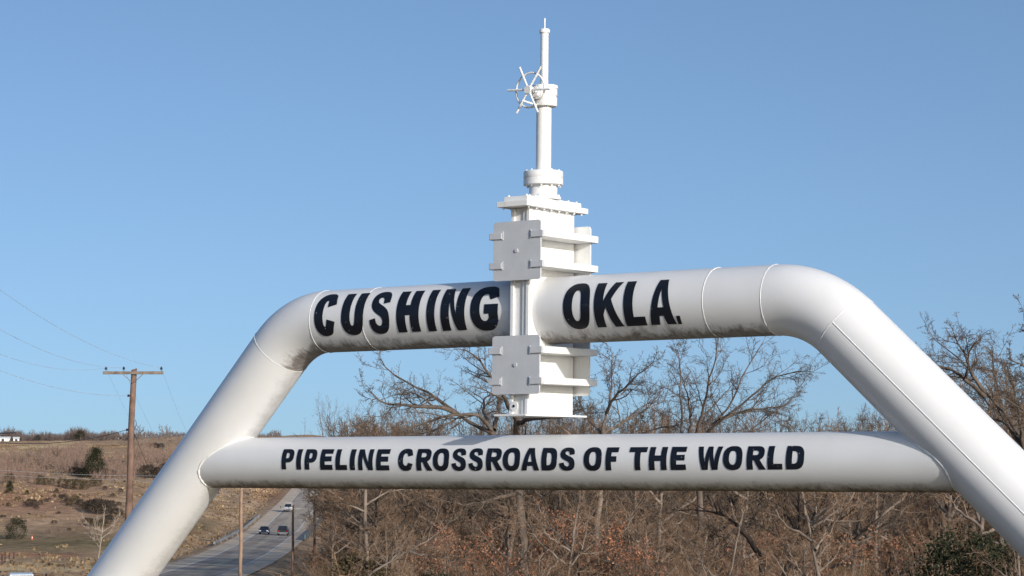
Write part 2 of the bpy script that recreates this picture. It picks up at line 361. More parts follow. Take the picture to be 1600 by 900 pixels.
def ring_mesh(p,T,rad,minor=.0048):
    p=np.array(p);T=np.array(T)/np.linalg.norm(T);N=np.array([-T[1],T[0]])
    bm=bmesh.new(); n=72;k=6;rs=[]
    for i in range(n):
        a=2*math.pi*i/n; row=[]
        for j in range(k):
            b_=2*math.pi*j/k; rr=rad+minor*.9*math.cos(b_)*(1+.2*math.sin(i*2.3)); off=minor*math.sin(b_)
            row.append(bm.verts.new((p[0]+N[0]*math.sin(a)*rr+T[0]*off,-math.cos(a)*rr,p[1]+N[1]*math.sin(a)*rr+T[1]*off)))
        rs.append(row)
    for i in range(n):
        for j in range(k): bm.faces.new((rs[i][j],rs[(i+1)%n][j],rs[(i+1)%n][(j+1)%k],rs[i][(j+1)%k]))
    return bm_mesh('weld_ring',bm,True)
cL=(-3.671,3.494); cR=(3.572,3.488); dL=np.array([-.6922,-.7217]); dR=np.array([.7313,-.6821]); TLn=.47
aL,aR=(-.13,ZC),(.13,ZC)
eL=(cL[0]+TLn,ZC); eR=(cR[0]-TLn,3.489)
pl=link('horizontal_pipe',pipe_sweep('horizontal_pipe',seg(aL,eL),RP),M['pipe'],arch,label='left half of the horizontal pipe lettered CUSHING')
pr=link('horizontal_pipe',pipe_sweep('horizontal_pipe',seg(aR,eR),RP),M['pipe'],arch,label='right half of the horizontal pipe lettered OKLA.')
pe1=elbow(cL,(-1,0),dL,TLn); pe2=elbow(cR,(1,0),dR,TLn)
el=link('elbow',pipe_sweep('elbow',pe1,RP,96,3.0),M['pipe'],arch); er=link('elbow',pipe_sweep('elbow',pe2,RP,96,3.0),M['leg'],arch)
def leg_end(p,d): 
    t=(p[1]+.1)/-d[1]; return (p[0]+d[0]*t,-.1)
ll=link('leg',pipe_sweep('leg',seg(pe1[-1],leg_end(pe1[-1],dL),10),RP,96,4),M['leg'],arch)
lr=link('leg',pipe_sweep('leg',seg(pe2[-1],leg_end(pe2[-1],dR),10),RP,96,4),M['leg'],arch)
def xat(c,d,z): t=(z-c[1])/d[1]; return c[0]+d[0]*t
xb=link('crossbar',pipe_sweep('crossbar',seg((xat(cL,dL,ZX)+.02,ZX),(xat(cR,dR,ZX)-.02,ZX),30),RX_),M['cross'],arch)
for par,p,T in ((pl,eL,(1,0)),(pl,(-2.372,ZC),(1,0)),(el,pe1[-1],dL),(pr,(2.384,ZC),(1,0)),(pr,eR,(1,0)),(er,pe2[-1],dR)):
    link('weld_ring',ring_mesh(p,T,RP),M['bead'],par)
for c_,d_,sg in ((cL,dL,1),(cR,dR,-1)):
    n_=(-d_[1],d_[0]); n_=(n_[0],n_[1]); K=80; vv=[]
    for i in range(K+1):
        t=2*math.pi*i/K; y=-math.cos(t)*(RX_+.002); z=ZX+math.sin(t)*(RX_+.002); sN=math.sqrt(RP*RP-y*y)
        # the wall of the leg on the inner side of the arch
        x=c_[0]+((sN if n_[0]*sg>0 else -sN)-n_[1]*(z-c_[1]))/n_[0]; vv.append((x,y,z))
    bm=bmesh.new(); rows=[]
    for i in range(K):
        p=Vector(vv[i]); T=(Vector(vv[i+1])-Vector(vv[i-1 if i else K-1])).normalized(); a=T.orthogonal().normalized()
        a=(Vector((0,p.y,p.z-ZX)).normalized()-T*Vector((0,p.y,p.z-ZX)).normalized().dot(T)).normalized(); b_=T.cross(a); w_=.013*(1+.25*math.sin(i*2.1)+.15*math.sin(i*5.3))
        rows.append([bm.verts.new(p+a*(w_*math.cos(q))+b_*(w_*math.sin(q))) for q in [2*math.pi*k/8 for k in range(8)]])
    for i in range(K):
        for k in range(8): bm.faces.new((rows[i][k],rows[i][(k+1)%8],rows[(i+1)%K][(k+1)%8],rows[(i+1)%K][k]))
    link('fillet_weld',bm_mesh('fillet_weld',bm,True),M['pipe_plain'],xb)
# longitudinal weld on the right leg
N2=np.array([-dR[1],dR[0]]); th=R(8); bm=bmesh.new()
a=np.array(pe2[-1]); e=np.array(leg_end(pe2[-1],dR)); q=lambda p:(p[0]+N2[0]*math.sin(th)*RP,-math.cos(th)*RP,p[1]+N2[1]*math.sin(th)*RP)
rod(bm,q(a),q(e),.006,8); link('weld_seam',bm_mesh('weld_seam',bm,True),M['bead'],lr)
for e in (leg_end(pe1[-1],dL),leg_end(pe2[-1],dR)):
    bm=bmesh.new(); box(bm,e[0]-.9,e[0]+.9,-.65,.65,-.3,.12); link('footing',bm_mesh('footing',bm,False,.03),M['concrete'],arch)

# lettering: every glyph drawn in a unit box, wrapped on the cylinder
def sup(cx,cy,rx,ry,a0,a1,n=40,e=2.5):
    out=[]
    for t in np.linspace(R(a0),R(a1),n):
        c,s=math.cos(t),math.sin(t); out.append((cx+rx*math.copysign(abs(c)**(2/e),c),cy+ry*math.copysign(abs(s)**(2/e),s)))
    return out
def glyph(ch,a,b):
    if ch=='I': return [[(0,0),(1,0),(1,1),(0,1)]]
    if ch=='.': return [[(0,0),(1,0),(1,1),(0,1)]]
    if ch=='L': return [[(0,0),(1,0),(1,b),(a,b),(a,1),(0,1)]]
    if ch=='E': return [[(0,0),(1,0),(1,b),(a,b),(a,.5-b*.5+.02),(.93,.5-b*.5+.02),(.93,.5+b*.5+.02),(a,.5+b*.5+.02),(a,1-b),(.99,1-b),(.99,1),(0,1)]]
    if ch=='F': return [[(0,0),(a,0),(a,.48-b*.5),(.9,.48-b*.5),(.9,.48+b*.5),(a,.48+b*.5),(a,1-b),(1,1-b),(1,1),(0,1)]]
    if ch=='T': return [[(.5-a/2,0),(.5+a/2,0),(.5+a/2,1-b),(1,1-b),(1,1),(0,1),(0,1-b),(.5-a/2,1-b)]]
    if ch=='H': return [[(0,0),(a,0),(a,.5-b/2),(1-a,.5-b/2),(1-a,0),(1,0),(1,1),(1-a,1),(1-a,.5+b/2),(a,.5+b/2),(a,1),(0,1)]]
    if ch=='N': return [[(0,0),(a*.92,0),(a*.92,.66),(1-a,0),(1,0),(1,1),(1-a*.92,1),(1-a*.92,.36),(a,1),(0,1)]]
    if ch=='K': return [[(0,0),(a,0),(a,.28),(.46,.44),(.70,0),(1.04,0),(.66,.60),(1,1),(.68,1),(a,.56),(a,1),(0,1)]]
    if ch=='A': return [[(0,0),(a*.95,0),(a*.95+.07,.2),(1-a*.95-.07,.2),(1-a*.95,0),(1,0),(.68,1),(.34,1)],[(.39,.38),(.62,.38),(.505,.78)]]
    if ch=='W': return [[(.18,0),(.42,0),(.5,.55),(.585,0),(.82,0),(1,1),(.80,1),(.70,.33),(.60,1),(.41,1),(.31,.33),(.20,1),(0,1)]]
    if ch=='O': return [sup(.5,.5,.5,.515,0,360,56)[:-1],sup(.5,.5,.5-a,.515-b*.95,0,360,44)[:-1]]
    if ch=='U': return [[(0,1)]+sup(.5,.42,.5,.435,180,360,34)+[(1,1),(1-a,1)]+sup(.5,.42,.5-a,.435-b,0,-180,28)+[(a,1)]]
    if ch=='C': return [sup(.52,.5,.52,.515,52,306,48)+[(1,.30),(1-a*.95,.36)]+sup(.52,.5,.52-a,.515-b,-50,-310,40)[3:-3]+[(1-a*.98,.63),(1.0,.69)]]
    if ch=='G': return [sup(.52,.5,.52,.515,52,318,50)+[(1,.20),(1,.56),(.50,.56),(.50,.56-b*.9),(1-a*.98,.56-b*.9),(1-a*.98,.27)]+sup(.52,.5,.52-a,.515-b,-48,-310,40)[2:-3]+[(1-a*.9,.66),(1,.72)]]
    if ch=='D': return [[(0,0)]+[(.45,0)]+sup(.45,.5,.55,.5,-88,88,34,2.6)+[(.45,1),(0,1)],[(a,b),(.42,b)]+sup(.42,.5,.58-a,.5-b,-85,85,26,2.6)+[(.42,1-b),(a,1-b)]]
    if ch in 'PR':
        o=[(0,0),(a,0),(a,.36)]
        if ch=='R': o=[(0,0),(a,0),(a,.38),(.42,.38),(.68,0),(1.06,0),(.74,.40)]+sup(.55,.70,.43,.30,-58,88,22,2.4)+[(.55,1),(0,1)]
        else: o=[(0,0),(a,0),(a,.33),(.5,.33)]+sup(.5,.665,.5,.335,-88,88,24,2.4)+[(.5,1),(0,1)]
        cy=.665 if ch=='P' else .70; hh=(.335 if ch=='P' else .30)-b*.86
        return [o,[(a,cy-hh),(.5,cy-hh)]+sup(.5,cy,.5-a,hh,-85,85,18,2.2)+[(.5,cy+hh),(a,cy+hh)]]
    if ch=='S':
        s1=[(.645,.665),(.96,.69),None,(.94,.82),(.86,.92),(.72,.985),(.49,1.01),(.27,.985),(.11,.90),(.045,.75),(.08,.61),(.20,.51),(.40,.43),(.56,.375),(.64,.315),(.65,.25),(.60,.195),(.50,.175),(.39,.20),(.32,.26),(.29,.345),None,(0,.31),None,(.03,.18),(.12,.07),(.27,.005),(.49,-.015),(.73,.01),(.90,.09),(.99,.22),(.99,.38),(.90,.505),(.72,.59),(.52,.65),(.40,.70),(.36,.755),(.40,.81),(.50,.825),(.58,.80),(.63,.745),(.645,.668)]
        out=[];runs=[[]]
        for q in s1:
            if q is None: runs.append([runs[-1][-1]])
            else: runs[-1].append(q)
        for k in runs:
            n=len(k)
            for i in range(n-1):
                p0,p1,p2,p3=[np.array(k[min(max(j,0),n-1)]) for j in (i-1,i,i+1,i+2)]
                for t in (np.linspace(0,1,4,endpoint=False) if n>2 else (0,)):
                    out.append(tuple(.5*((2*p1)+(-p0+p2)*t+(2*p0-5*p1+4*p2-p3)*t*t+(-p0+3*p1-3*p2+p3)*t**3)))
        return [out]
def lettering(name,rows,rad,zc,sx,sy,parent,lift=.0055):
    """rows: (char, x0, x1, bottom angle, top angle) on the pipe; sx stroke in metres, sy stroke in metres"""
    V=[];Fs=[]; dg=None
    for ch,x0,x1,t0,t1 in rows:
        wdt=x1-x0; hgt=R(t1-t0)*rad
        loops=glyph(ch,min(.48,sx/wdt),sy/hgt)
        cu=bpy.data.curves.new('g','CURVE'); cu.dimensions='2D'; cu.fill_mode='BOTH'
        for lp in loops:
            s=cu.splines.new('POLY'); s.points.add(len(lp)-1); s.use_cyclic_u=True
            for pt,(x,y) in zip(s.points,lp): pt.co=(x*10,y*10,0,1)
        ob=bpy.data.objects.new('g',cu); C.objects.link(ob); dg=bpy.context.evaluated_depsgraph_get(); dg.update()
        me=bpy.data.meshes.new_from_object(ob.evaluated_get(dg)); bm=bmesh.new(); bm.from_mesh(me)
        bpy.data.objects.remove(ob); bpy.data.curves.remove(cu); bpy.data.meshes.remove(me)
        bmesh.ops.remove_doubles(bm,verts=bm.verts,dist=1e-4)
        for k in range(1,20):
            bmesh.ops.bisect_plane(bm,geom=list(bm.verts)+list(bm.edges)+list(bm.faces),plane_co=(0,k*.5,0),plane_no=(0,1,0))
        bm.verts.ensure_lookup_table(); base=len(V)
        for v in bm.verts:
            x=x0+wdt*v.co.x/10; t=R(t0)+(R(t1)-R(t0))*v.co.y/10; V.append((x,-math.cos(t)*(rad+lift),zc+math.sin(t)*(rad+lift)))
        for f in bm.faces: Fs.append([base+v.index for v in f.verts])
        bm.free()
    me=bpy.data.meshes.new(name); me.from_pydata(V,[],Fs); me.update()
    bm=bmesh.new(); bm.from_mesh(me)
    for f in bm.faces:
        f.normal_update()
        c_=f.calc_center_median()
        if f.normal.dot(Vector((0,c_.y,c_.z-zc)))<0: f.normal_flip()
        f.smooth=True
    bm.to_mesh(me); bm.free()
    return link(name,me,M['letter'],parent)
up=[('C',-3.118,-2.79,-30.5,52.5),('U',-2.69,-2.345,-30.7,51.0),('S',-2.25,-1.945,-30.7,50.5),('H',-1.837,-1.50,-30.7,48.7),('I',-1.385,-1.265,-31,48.6),('N',-1.176,-.825,-31.5,48.6),('G',-.741,-.345,-33.6,48.0)]
lettering('lettering',up,RP,ZC,.134,.120,pl)
ok=[('O',.564,.925,-38.4,42.7),('K',.981,1.325,-37.8,41.5),('L',1.372,1.640,-37.8,41.8),('A',1.690,2.018,-37.6,41.3),('.',2.036,2.085,-38.1,-22.8)]
lettering('lettering',ok,RP,ZC,.122,.108,pr)
lo=[('P',-3.688,-3.492),('I',-3.448,-3.372),('P',-3.313,-3.122),('E',-3.065,-2.871),('L',-2.822,-2.643),('I',-2.597,-2.52),('N',-2.468,-2.244),('E',-2.19,-1.992),
('C',-1.854,-1.634),('R',-1.581,-1.359),('O',-1.335,-1.098),('S',-1.058,-.85),('S',-.814,-.607),('R',-.561,-.342),('O',-.323,-.081),('A',-.066,.18),('D',.216,.431),('S',.462,.672),
('O',.793,1.033),('F',1.085,1.245),('T',1.39,1.619),('H',1.654,1.88),('E',1.932,2.125),('W',2.27,2.575),('O',2.593,2.831),('R',2.884,3.101),('L',3.136,3.314),('D',3.358,3.575)]
lo=[(c_,a_,b_,float(np.interp(a_,[-3.7,-1.7,1,3.5],[-14.6,-17.2,-16.4,-14.2])),float(np.interp(a_,[-3.7,-2.4,3.5],[31.6,29.8,31.6]))) for c_,a_,b_ in lo]
lettering('lettering',lo,RX_,ZX,.073,.060,xb)

# gate valve, leaning a little to the right
def lean(me):
    for v in me.vertices: v.co.x+=.0125*(v.co.z-ZC)
    me.update(); return me
def vpart(name,bm,m,parent,bevel=.006,smooth=False): return link(name,lean(bm_mesh(name,bm,smooth,bevel)),m,parent)
bm=bmesh.new(); box(bm,-.085,.085,-.405,.405,2.31,4.64); box(bm,-.13,-.086,-.44,.44,2.31,4.64); box(bm,.086,.13,-.44,.44,2.31,4.64)
box(bm,.03,.085,-.425,-.406,2.31,4.64)
vb=vpart('valve_body',bm,M['valve'],arch,.005)
bm=bmesh.new(); box(bm,-.22,.22,-.60,.60,2.285,2.307); vpart('bottom_plate',bm,M['valve'],vb,.003)
bm=bmesh.new(); box(bm,-.215,.215,-.60,.60,4.642,4.706); fl=vpart('flange_plate',bm,M['valve'],arch,.006)
fl['label']='wide lower flange plate on top of the valve body'
bm=bmesh.new(); box(bm,-.165,.165,-.53,.53,4.709,4.765); f2_=vpart('flange_plate',bm,M['valve'],arch,.006); f2_['label']='narrower upper flange plate'
bm=bmesh.new(); lathe(bm,[(.055,-.0),(.055,.012),(.04,.03),(.02,.03)],12,(-.055,-.45,2.40),'Y'); 
vpart('lifting_lug',bm,M['valve'],vb,0)
bm=bmesh.new(); lathe(bm,[(.016,-.004),(.016,.0)],10,(-.055,-.453,2.40),'Y'); link('lug_hole',lean(bm_mesh('lug_hole',bm)),M['insul'],vb)
def cover(y0,y1,zc,h,name='cover_plate'):
    bm=bmesh.new(); v=box(bm,-.33,.33,y0,y1,zc-h/2,zc+h/2)
    ed=[e for e in bm.edges if abs(e.verts[0].co.y-e.verts[1].co.y)>.001]
    bmesh.ops.bevel(bm,geom=ed,offset=.04,segments=6,affect='EDGES',profile=.5)
    if y0<0: lathe(bm,[(.022,y0-.012),(.022,y0+.001)],12,(0,0,zc),'Y')
    return vpart(name,bm,M['cover'] if y0<0 else M['valve'],vb,0)
cover(-.50,-.478,4.150,.67); cover(-.50,-.478,2.862,.66); cover(.478,.50,4.150,.67); cover(.478,.50,2.862,.66)
for z,ty in ((4.328,0),(3.988,0),(3.024,0),(2.678,0)):
    for s in (-1,1):
        bm=bmesh.new(); h=.037
        # plan outline of the stiffener: hugs the body, pokes through the covers and turns a rounded corner
        a=[(.131,-.47),(.335,-.47),(.335,-.503),(.375,-.500),(.395,-.492),(.405,-.47),(.405,.53),(.395,.55),(.375,.56),(.131,.56)]
        a=[(s*x,y) for x,y in a]
        lo_=[bm.verts.new((x,y,z-h)) for x,y in a]; hi_=[bm.verts.new((x,y,z+h)) for x,y in a]
        n=len(a); bm.faces.new(lo_); bm.faces.new(hi_)
        for i in range(n): bm.faces.new((lo_[i],lo_[(i+1)%n],hi_[(i+1)%n],hi_[i]))
        bmesh.ops.triangulate(bm,faces=[f for f in bm.faces if len(f.verts)>4])
        vpart('bracket',bm,M['valve'],vb,0)
        bm=bmesh.new(); box(bm,min(s*.205,s*.372),max(s*.205,s*.372),-.518,-.5035,z-h,z+h); box(bm,min(s*.188,s*.2045),max(s*.188,s*.2045),-.510,-.501,z-h-.012,z+h+.012)
        vpart('bracket_tab',bm,M['cover'],vb,.003)
bm=bmesh.new(); lathe(bm,[(.205,4.768),(.205,4.80),(.17,4.815),(.162,4.83),(.162,4.935)],40,(0,0,0)); vpart('neck',bm,M['valve'],vb,0,True)
bm=bmesh.new(); lathe(bm,[(.21,4.932),(.228,4.94),(.228,5.005),(.222,5.012),(.228,5.02),(.228,5.085),(.222,5.095),(.10,5.10)],48); cf=vpart('collar_flange',bm,M['valve'],arch,0,True)
bm=bmesh.new(); lathe(bm,[(.088,5.09),(.088,5.86)],36); st=vpart('valve_stem',bm,M['valve'],arch,0,True)
bm=bmesh.new(); lathe(bm,[(.135,5.845),(.142,5.86),(.142,5.945),(.132,5.95),(.132,5.965),(.142,5.97),(.142,6.045),(.150,6.05),(.150,6.083),(.142,6.088),(.06,6.09)],40,(.012,0,0)); gb=vpart('gearbox',bm,M['valve'],arch,0,True)
bm=bmesh.new(); lathe(bm,[(.075,-.20),(.075,-.12)],20,(.03,0,5.985),'Y'); lathe(bm,[(.06,-.245),(.06,-.19)],8,(.03,0,5.985),'Y'); vpart('bearing_housing',bm,M['valve'],gb,0)
bm=bmesh.new(); lathe(bm,[(.046,6.085),(.046,6.70),(.060,6.702),(.060,6.735),(.052,6.747),(.01,6.75)],28); lathe(bm,[(.009,6.745),(.009,6.87),(.004,6.876)],8); vpart('stem_protector',bm,M['valve'],st,0,True)
# handwheel
HC=(.052,-.37,5.99); hw=link('handwheel',None or bpy.data.meshes.new('handwheel'),None,arch)
bm=bmesh.new(); n=64;k=8;rs=[]
for i in range(n):
    a=2*math.pi*i/n; row=[]
    for j in range(k):
        t=2*math.pi*j/k; rr=.198+.012*math.cos(t); row.append(bm.verts.new((HC[0]+rr*math.cos(a),HC[1]+.03+.012*math.sin(t),HC[2]+rr*math.sin(a))))
    rs.append(row)
for i in range(n):
    for j in range(k): bm.faces.new((rs[i][j],rs[(i+1)%n][j],rs[(i+1)%n][(j+1)%k],rs[i][(j+1)%k]))
lean_me=lean(bm_mesh('handwheel',bm,True)); hw.data=lean_me; lean_me.materials.append(M['valve'])
bm=bmesh.new(); lathe(bm,[(.046,-.40),(.046,-.33),(.02,-.33),(.02,-.20)],14,(HC[0],0,HC[2]),'Y'); vpart('hub',bm,M['valve'],hw,0)
for i in range(6):
    a=R(-4+60*i); bm=bmesh.new(); c_,s_=math.cos(a),math.sin(a)
    rod(bm,(HC[0]+.03*c_,HC[1]-.005,HC[2]+.03*s_),(HC[0]+.30*c_,HC[1],HC[2]+.30*s_),.0125,8,.0125); vpart('spoke',bm,M['valve'],hw,0)
bm=bmesh.new(); rod(bm,(HC[0]+.085,HC[1]+.02,HC[2]-.178),(HC[0]-.02,HC[1]-.10,HC[2]-.135),.012,8); vpart('crank_handle',bm,M['valve'],hw,0)
# bolts
bm=bmesh.new(); lathe(bm,[(.015,0),(.015,.010),(.009,.012),(.009,.020),(.005,.022)],6); bolt_up=bm_mesh('bolt',bm); bolt_up.materials.append(M['valve'])
bm=bmesh.new(); lathe(bm,[(.015,0),(.015,-.012),(.008,-.014),(.008,-.022)],6); bolt_dn=bm_mesh('bolt',bm); bolt_dn.materials.append(M['valve'])
def bolt(me,x,y,z,par):
    o=link('bolt',me,None,par); o.location=(x+.0125*(z-ZC),y,z)
for s in (-1,1):
    for y in np.linspace(-.49,.49,7): bolt(bolt_up,s*.125,float(y),4.765,f2_)
    for y in np.linspace(-.52,.52,8): bolt(bolt_dn,s*.175,float(y),4.642,fl)
for i in range(10):
    a=2*math.pi*(i+.3)/10; bolt(bolt_up,.195*math.cos(a),.195*math.sin(a),5.092,cf); bolt(bolt_dn,.195*math.cos(a),.195*math.sin(a),4.936,cf)
for i in range(8):
    a=2*math.pi*(i+.5)/8; bolt(bolt_up,.183*math.cos(a),.183*math.sin(a),4.805,vb)

# ---------------------------------------------------------------- branches
def norm(v): return v/np.maximum(np.linalg.norm(v,axis=-1,keepdims=True),1e-9)
def tubes(P_,R_,sides):
    """P_ (N,K,3), R_ (N,K) -> verts, quads"""
    N,K,_=P_.shape
    T=norm(np.gradient(P_,axis=1)); md=norm(P_[:,-1]-P_[:,0]); ref=np.where(np.abs(md[:,2:3])>.8,np.array([[1.,0,0]]),np.array([[0,0,1.]]))
    ref=ref[:,None,:]; A=norm(np.cross(T,ref)); B=np.cross(T,A)
    an=np.arange(sides)*2*math.pi/sides
    V=P_[:,:,None,:]+R_[:,:,None,None]*(A[:,:,None,:]*np.cos(an)[None,None,:,None]+B[:,:,None,:]*np.sin(an)[None,None,:,None])
    idx=np.arange(N*K*sides).reshape(N,K,sides); nx=np.roll(idx,-1,axis=2)
    Fq=np.stack([idx[:,:-1],nx[:,:-1],nx[:,1:],idx[:,1:]],-1).reshape(-1,4)
    return V.reshape(-1,3),Fq
def children(rng,P_,R_,n,ratio,ang,K,jit,trop,u0=.2,rmul=.7,minr=.004,lenmin=0):
    N,Kp,_=P_.shape; L=np.linalg.norm(np.diff(P_,axis=1),axis=2).sum(1)
    u=np.linspace(u0,1.0,n)[None,:]+rng.uniform(-.5,.5,(N,n))/n*.9; u=np.clip(u,.05,1)
    f=u*(Kp-1); i=np.minimum(f.astype(int),Kp-2); t=(f-i)[...,None]; ar=np.arange(N)[:,None]
    p=P_[ar,i]*(1-t)+P_[ar,i+1]*t; T=norm(P_[ar,i+1]-P_[ar,i]); r=R_[ar,i]*(1-t[...,0])+R_[ar,i+1]*t[...,0]
    pr_=norm(np.cross(T,rng.normal(size=T.shape))); a=np.radians(rng.normal(ang,ang*.28,(N,n)))[...,None]
    a=a*(1-.55*(u[...,None]>.97)); d=np.cos(a)*T+np.sin(a)*pr_
    ln=L[:,None]*ratio*rng.uniform(.6,1.25,(N,n))*(1.15-.6*u); ln=np.maximum(ln,lenmin)
    p=p.reshape(-1,3);d=norm(d.reshape(-1,3));ln=ln.ravel(); r0=np.minimum(r.ravel()*rmul,ln*.022+.002); r0=np.maximum(r0,minr)
    m_=len(p); out=np.empty((m_,K,3)); out[:,0]=p
    for k in range(1,K):
        d=norm(d+rng.normal(size=d.shape)*jit+np.array([0,0,trop])); out[:,k]=out[:,k-1]+d*(ln/(K-1))[:,None]
    s=np.linspace(0,1,K)[None,:]; rr=np.maximum(r0[:,None]*(1-.78*s),minr*.55); return out,rr
def resample(pts,r0,r1,K):
    pts=np.array(pts,float); s=np.concatenate([[0],np.cumsum(np.linalg.norm(np.diff(pts,axis=0),axis=1))]); t=np.linspace(0,s[-1],K)
    o=np.stack([np.interp(t,s,pts[:,i]) for i in range(3)],-1)
    o2=o.copy(); o2[1:-1]=(o[:-2]+2*o[1:-1]+o[2:])/4
    return o2,r0+(r1-r0)*(t/s[-1])**.9
def cat(parts):
    V=[];Fq=[];o=0
    for v,f in parts: V.append(v);Fq.append(f+o);o+=len(v)
    return np.concatenate(V),np.concatenate(Fq)
def leafcards(rng,centres,size,spread):
    n=len(centres); c=centres+rng.normal(size=(n,3))*spread
    a=norm(rng.normal(size=(n,3))); b=norm(np.cross(a,rng.normal(size=(n,3)))); s=(size*rng.uniform(.6,1.4,n))[:,None]
    V=np.stack([c-a*s-b*s*.1,c+b*s*.55,c+a*s+b*s*.1,c-b*s*.55],1).reshape(-1,3)
    return V,np.arange(n*4).reshape(n,4)
def build_tree(name,rng,trunks,limbs,mats,loc,levels,leaf=None,**tg):
    """trunks/limbs: lists of (pts,r0,r1) relative to loc. returns the root empty with trunk, crown (and leaves)"""
    root=empty(name,loc,0,**tg)
    solid=[]; K=12
    TP=[resample(*x,K) for x in trunks+limbs]
    TPp=np.stack([x[0] for x in TP]); TR=np.stack([x[1] for x in TP])
    TPp[:,1:-1]+=rng.normal(size=TPp[:,1:-1].shape)*.05*(TR[:,1:-1,None]*4+.3)
    solid.append(tubes(TPp,TR,8))
    P0,R0=TPp[len(trunks):],TR[len(trunks):]
    cr=[]; allend=None
    for li,(n,ratio,ang,k,jit,trop,minr,rm) in enumerate(levels):
        P0,R0=children(rng,P0,R0,n,ratio,ang,k,jit,trop,.18 if li else .25,rm,minr)
        sd=5 if li==0 else (4 if li==1 else 3)
        (solid if li==0 else cr).append(tubes(P0,R0,sd))
    V,Fq=cat(solid); link('trunk',np_mesh('trunk',V,Fq,True),mats[0],root)
    V,Fq=cat(cr); link('crown',np_mesh('crown',V,Fq,False),mats[1],root)
    if leaf:
        cen=P0[:,-1]; sel=cen[rng.random(len(cen))<leaf[0]]; sel=np.repeat(sel,leaf[3],0)
        if len(leaf)>4: sel=sel[(sel[:,2]<leaf[4])]
        V,Fq=leafcards(rng,sel,leaf[1],leaf[2]); link('leaves',np_mesh('leaves',V,Fq,False),M['rust'],root)
    return root
def px(points,d,slope=(0,0),org=None):
    """photo polyline -> world points near distance d (limbs also lean towards or away from the viewer)"""
    out=[];n=len(points)
    for i,(u,v) in enumerate(points):
        out.append(P(u,v,d+slope[0]+(slope[1]-slope[0])*i/max(n-1,1)))
    return out
LV=[(10,.44,44,8,.17,.04,.013,.55),(8,.45,46,7,.22,.03,.009,.6),(6,.46,48,6,.28,.02,.0068,.7),(4,.55,48,5,.30,.01,.0055,.8)]
def hero(name,seed,d,base_u,trunk_px,limb_px,r,mats,label,cat_='tree',levels=LV,leaf=None,rl=.45):
    rng=np.random.default_rng(seed); x=(base_u-800)/F*d; loc=np.array([x,d,hz(x,d)-.15])
    tr=[]
    for tp in trunk_px:
        pts=[loc+np.array([0,0,0])] + px(tp,d); pts=[q-loc for q in pts]; tr.append((pts,r,r*.62))
    lm=[]
    for i,(lp,sl) in enumerate(limb_px):
        pts=[q-loc for q in px(lp,d,(0,sl))]; lm.append((pts,r*rl*(1.1 if i%2 else .9),r*.09))
    return build_tree(name,rng,tr,lm,mats,tuple(loc),levels,leaf,label=label,cat=cat_)
B1=(M['bark1'],M['twig1']);B2=(M['bark2'],M['twig1'])
hero('oak_tree',11,110,822,[[(818,900),(815,830),(812,760),(808,700),(808,657)],[(815,800),(800,730),(768,676)]],[
 ([(768,676),(733,660),(712,644),(683,623),(651,604),(629,596),(600,575),(595,561)],3),
 ([(712,646),(693,636),(661,636),(619,633),(595,631),(579,612)],-2),
 ([(768,672),(747,645),(715,647),(677,655),(651,665),(625,674)],-4),
 ([(772,672),(776,657),(779,623),(783,600)],2),([(766,672),(755,639),(757,623),(770,614)],5),
 ([(808,657),(795,639),(787,620),(771,588),(757,575),(736,548),(715,545)],-3),
 ([(808,657),(824,652),(850,640),(880,600),(900,575)],3),([(808,660),(830,655),(870,650),(905,640)],-4),
 ([(790,700),(740,705),(690,700),(640,690)],-3),([(812,770),(770,780),(730,790),(690,781)],-2),([(815,790),(850,775),(900,760),(940,765)],-2),([(813,730),(850,710),(900,700)],3)],
 .24,B1,'broad bare oak with low spreading limbs directly behind the valve',leaf=(.035,.085,.25,5,3.5))
hero('oak_tree',12,116,1090,[[(1092,860),(1095,790),(1090,720),(1088,690)]],[
 ([(1092,690),(1106,675),(1124,651),(1142,633),(1161,583),(1187,544),(1192,535)],2),
 ([(1085,690),(1095,651),(1104,625),(1106,596),(1116,572),(1121,536)],-3),
 ([(1080,695),(1061,675),(1068,643),(1061,620),(1064,578),(1058,546)],4),
 ([(1075,690),(1079,667),(1077,630),(1072,607),(1066,590)],-2),
 ([(1106,675),(1124,656),(1169,625),(1208,588),(1234,583),(1262,580)],-3),
 ([(1124,656),(1155,645),(1190,638),(1221,635)],3),([(1090,720),(1150,690),(1190,660),(1240,620)],3)],
 .21,B1,'bare tree with many steep slender limbs right of the valve behind the crossbar',rl=.38)
hero('oak_tree',13,122,935,[[(930,860),(936,780),(940,700),(942,667)]],[
 ([(942,667),(956,614),(955,580),(956,551)],2),([(948,645),(959,620),(995,588),(1022,565)],-3),([(940,680),(915,650),(900,610),(890,590)],3),
 ([(942,680),(975,660),(1010,640),(1035,610)],4),([(940,700),(980,690),(1020,670),(1060,665)],-4),([(938,700),(910,690),(880,670),(860,655)],-2)],
 .19,B2,'pale barked bare tree standing close to the right edge of the valve')
hero('oak_tree',14,96,1665,[[(1660,900),(1650,800),(1625,730)]],[
 ([(1625,730),(1602,691),(1562,639),(1539,613),(1516,582),(1501,558),(1472,542),(1462,532)],2),
 ([(1539,613),(1516,582),(1511,560),(1496,535),(1490,520)],-2),([(1610,710),(1575,670),(1555,590),(1551,560),(1552,545)],3),
 ([(1539,620),(1510,595),(1487,576),(1455,570),(1430,560)],-3),([(1600,690),(1570,660),(1530,650),(1500,640)],4),([(1600,700),(1590,640),(1582,600),(1574,572)],-3)],
 .20,B1,'bare tree fanning up against the sky beyond the upper right leg',rl=.42)
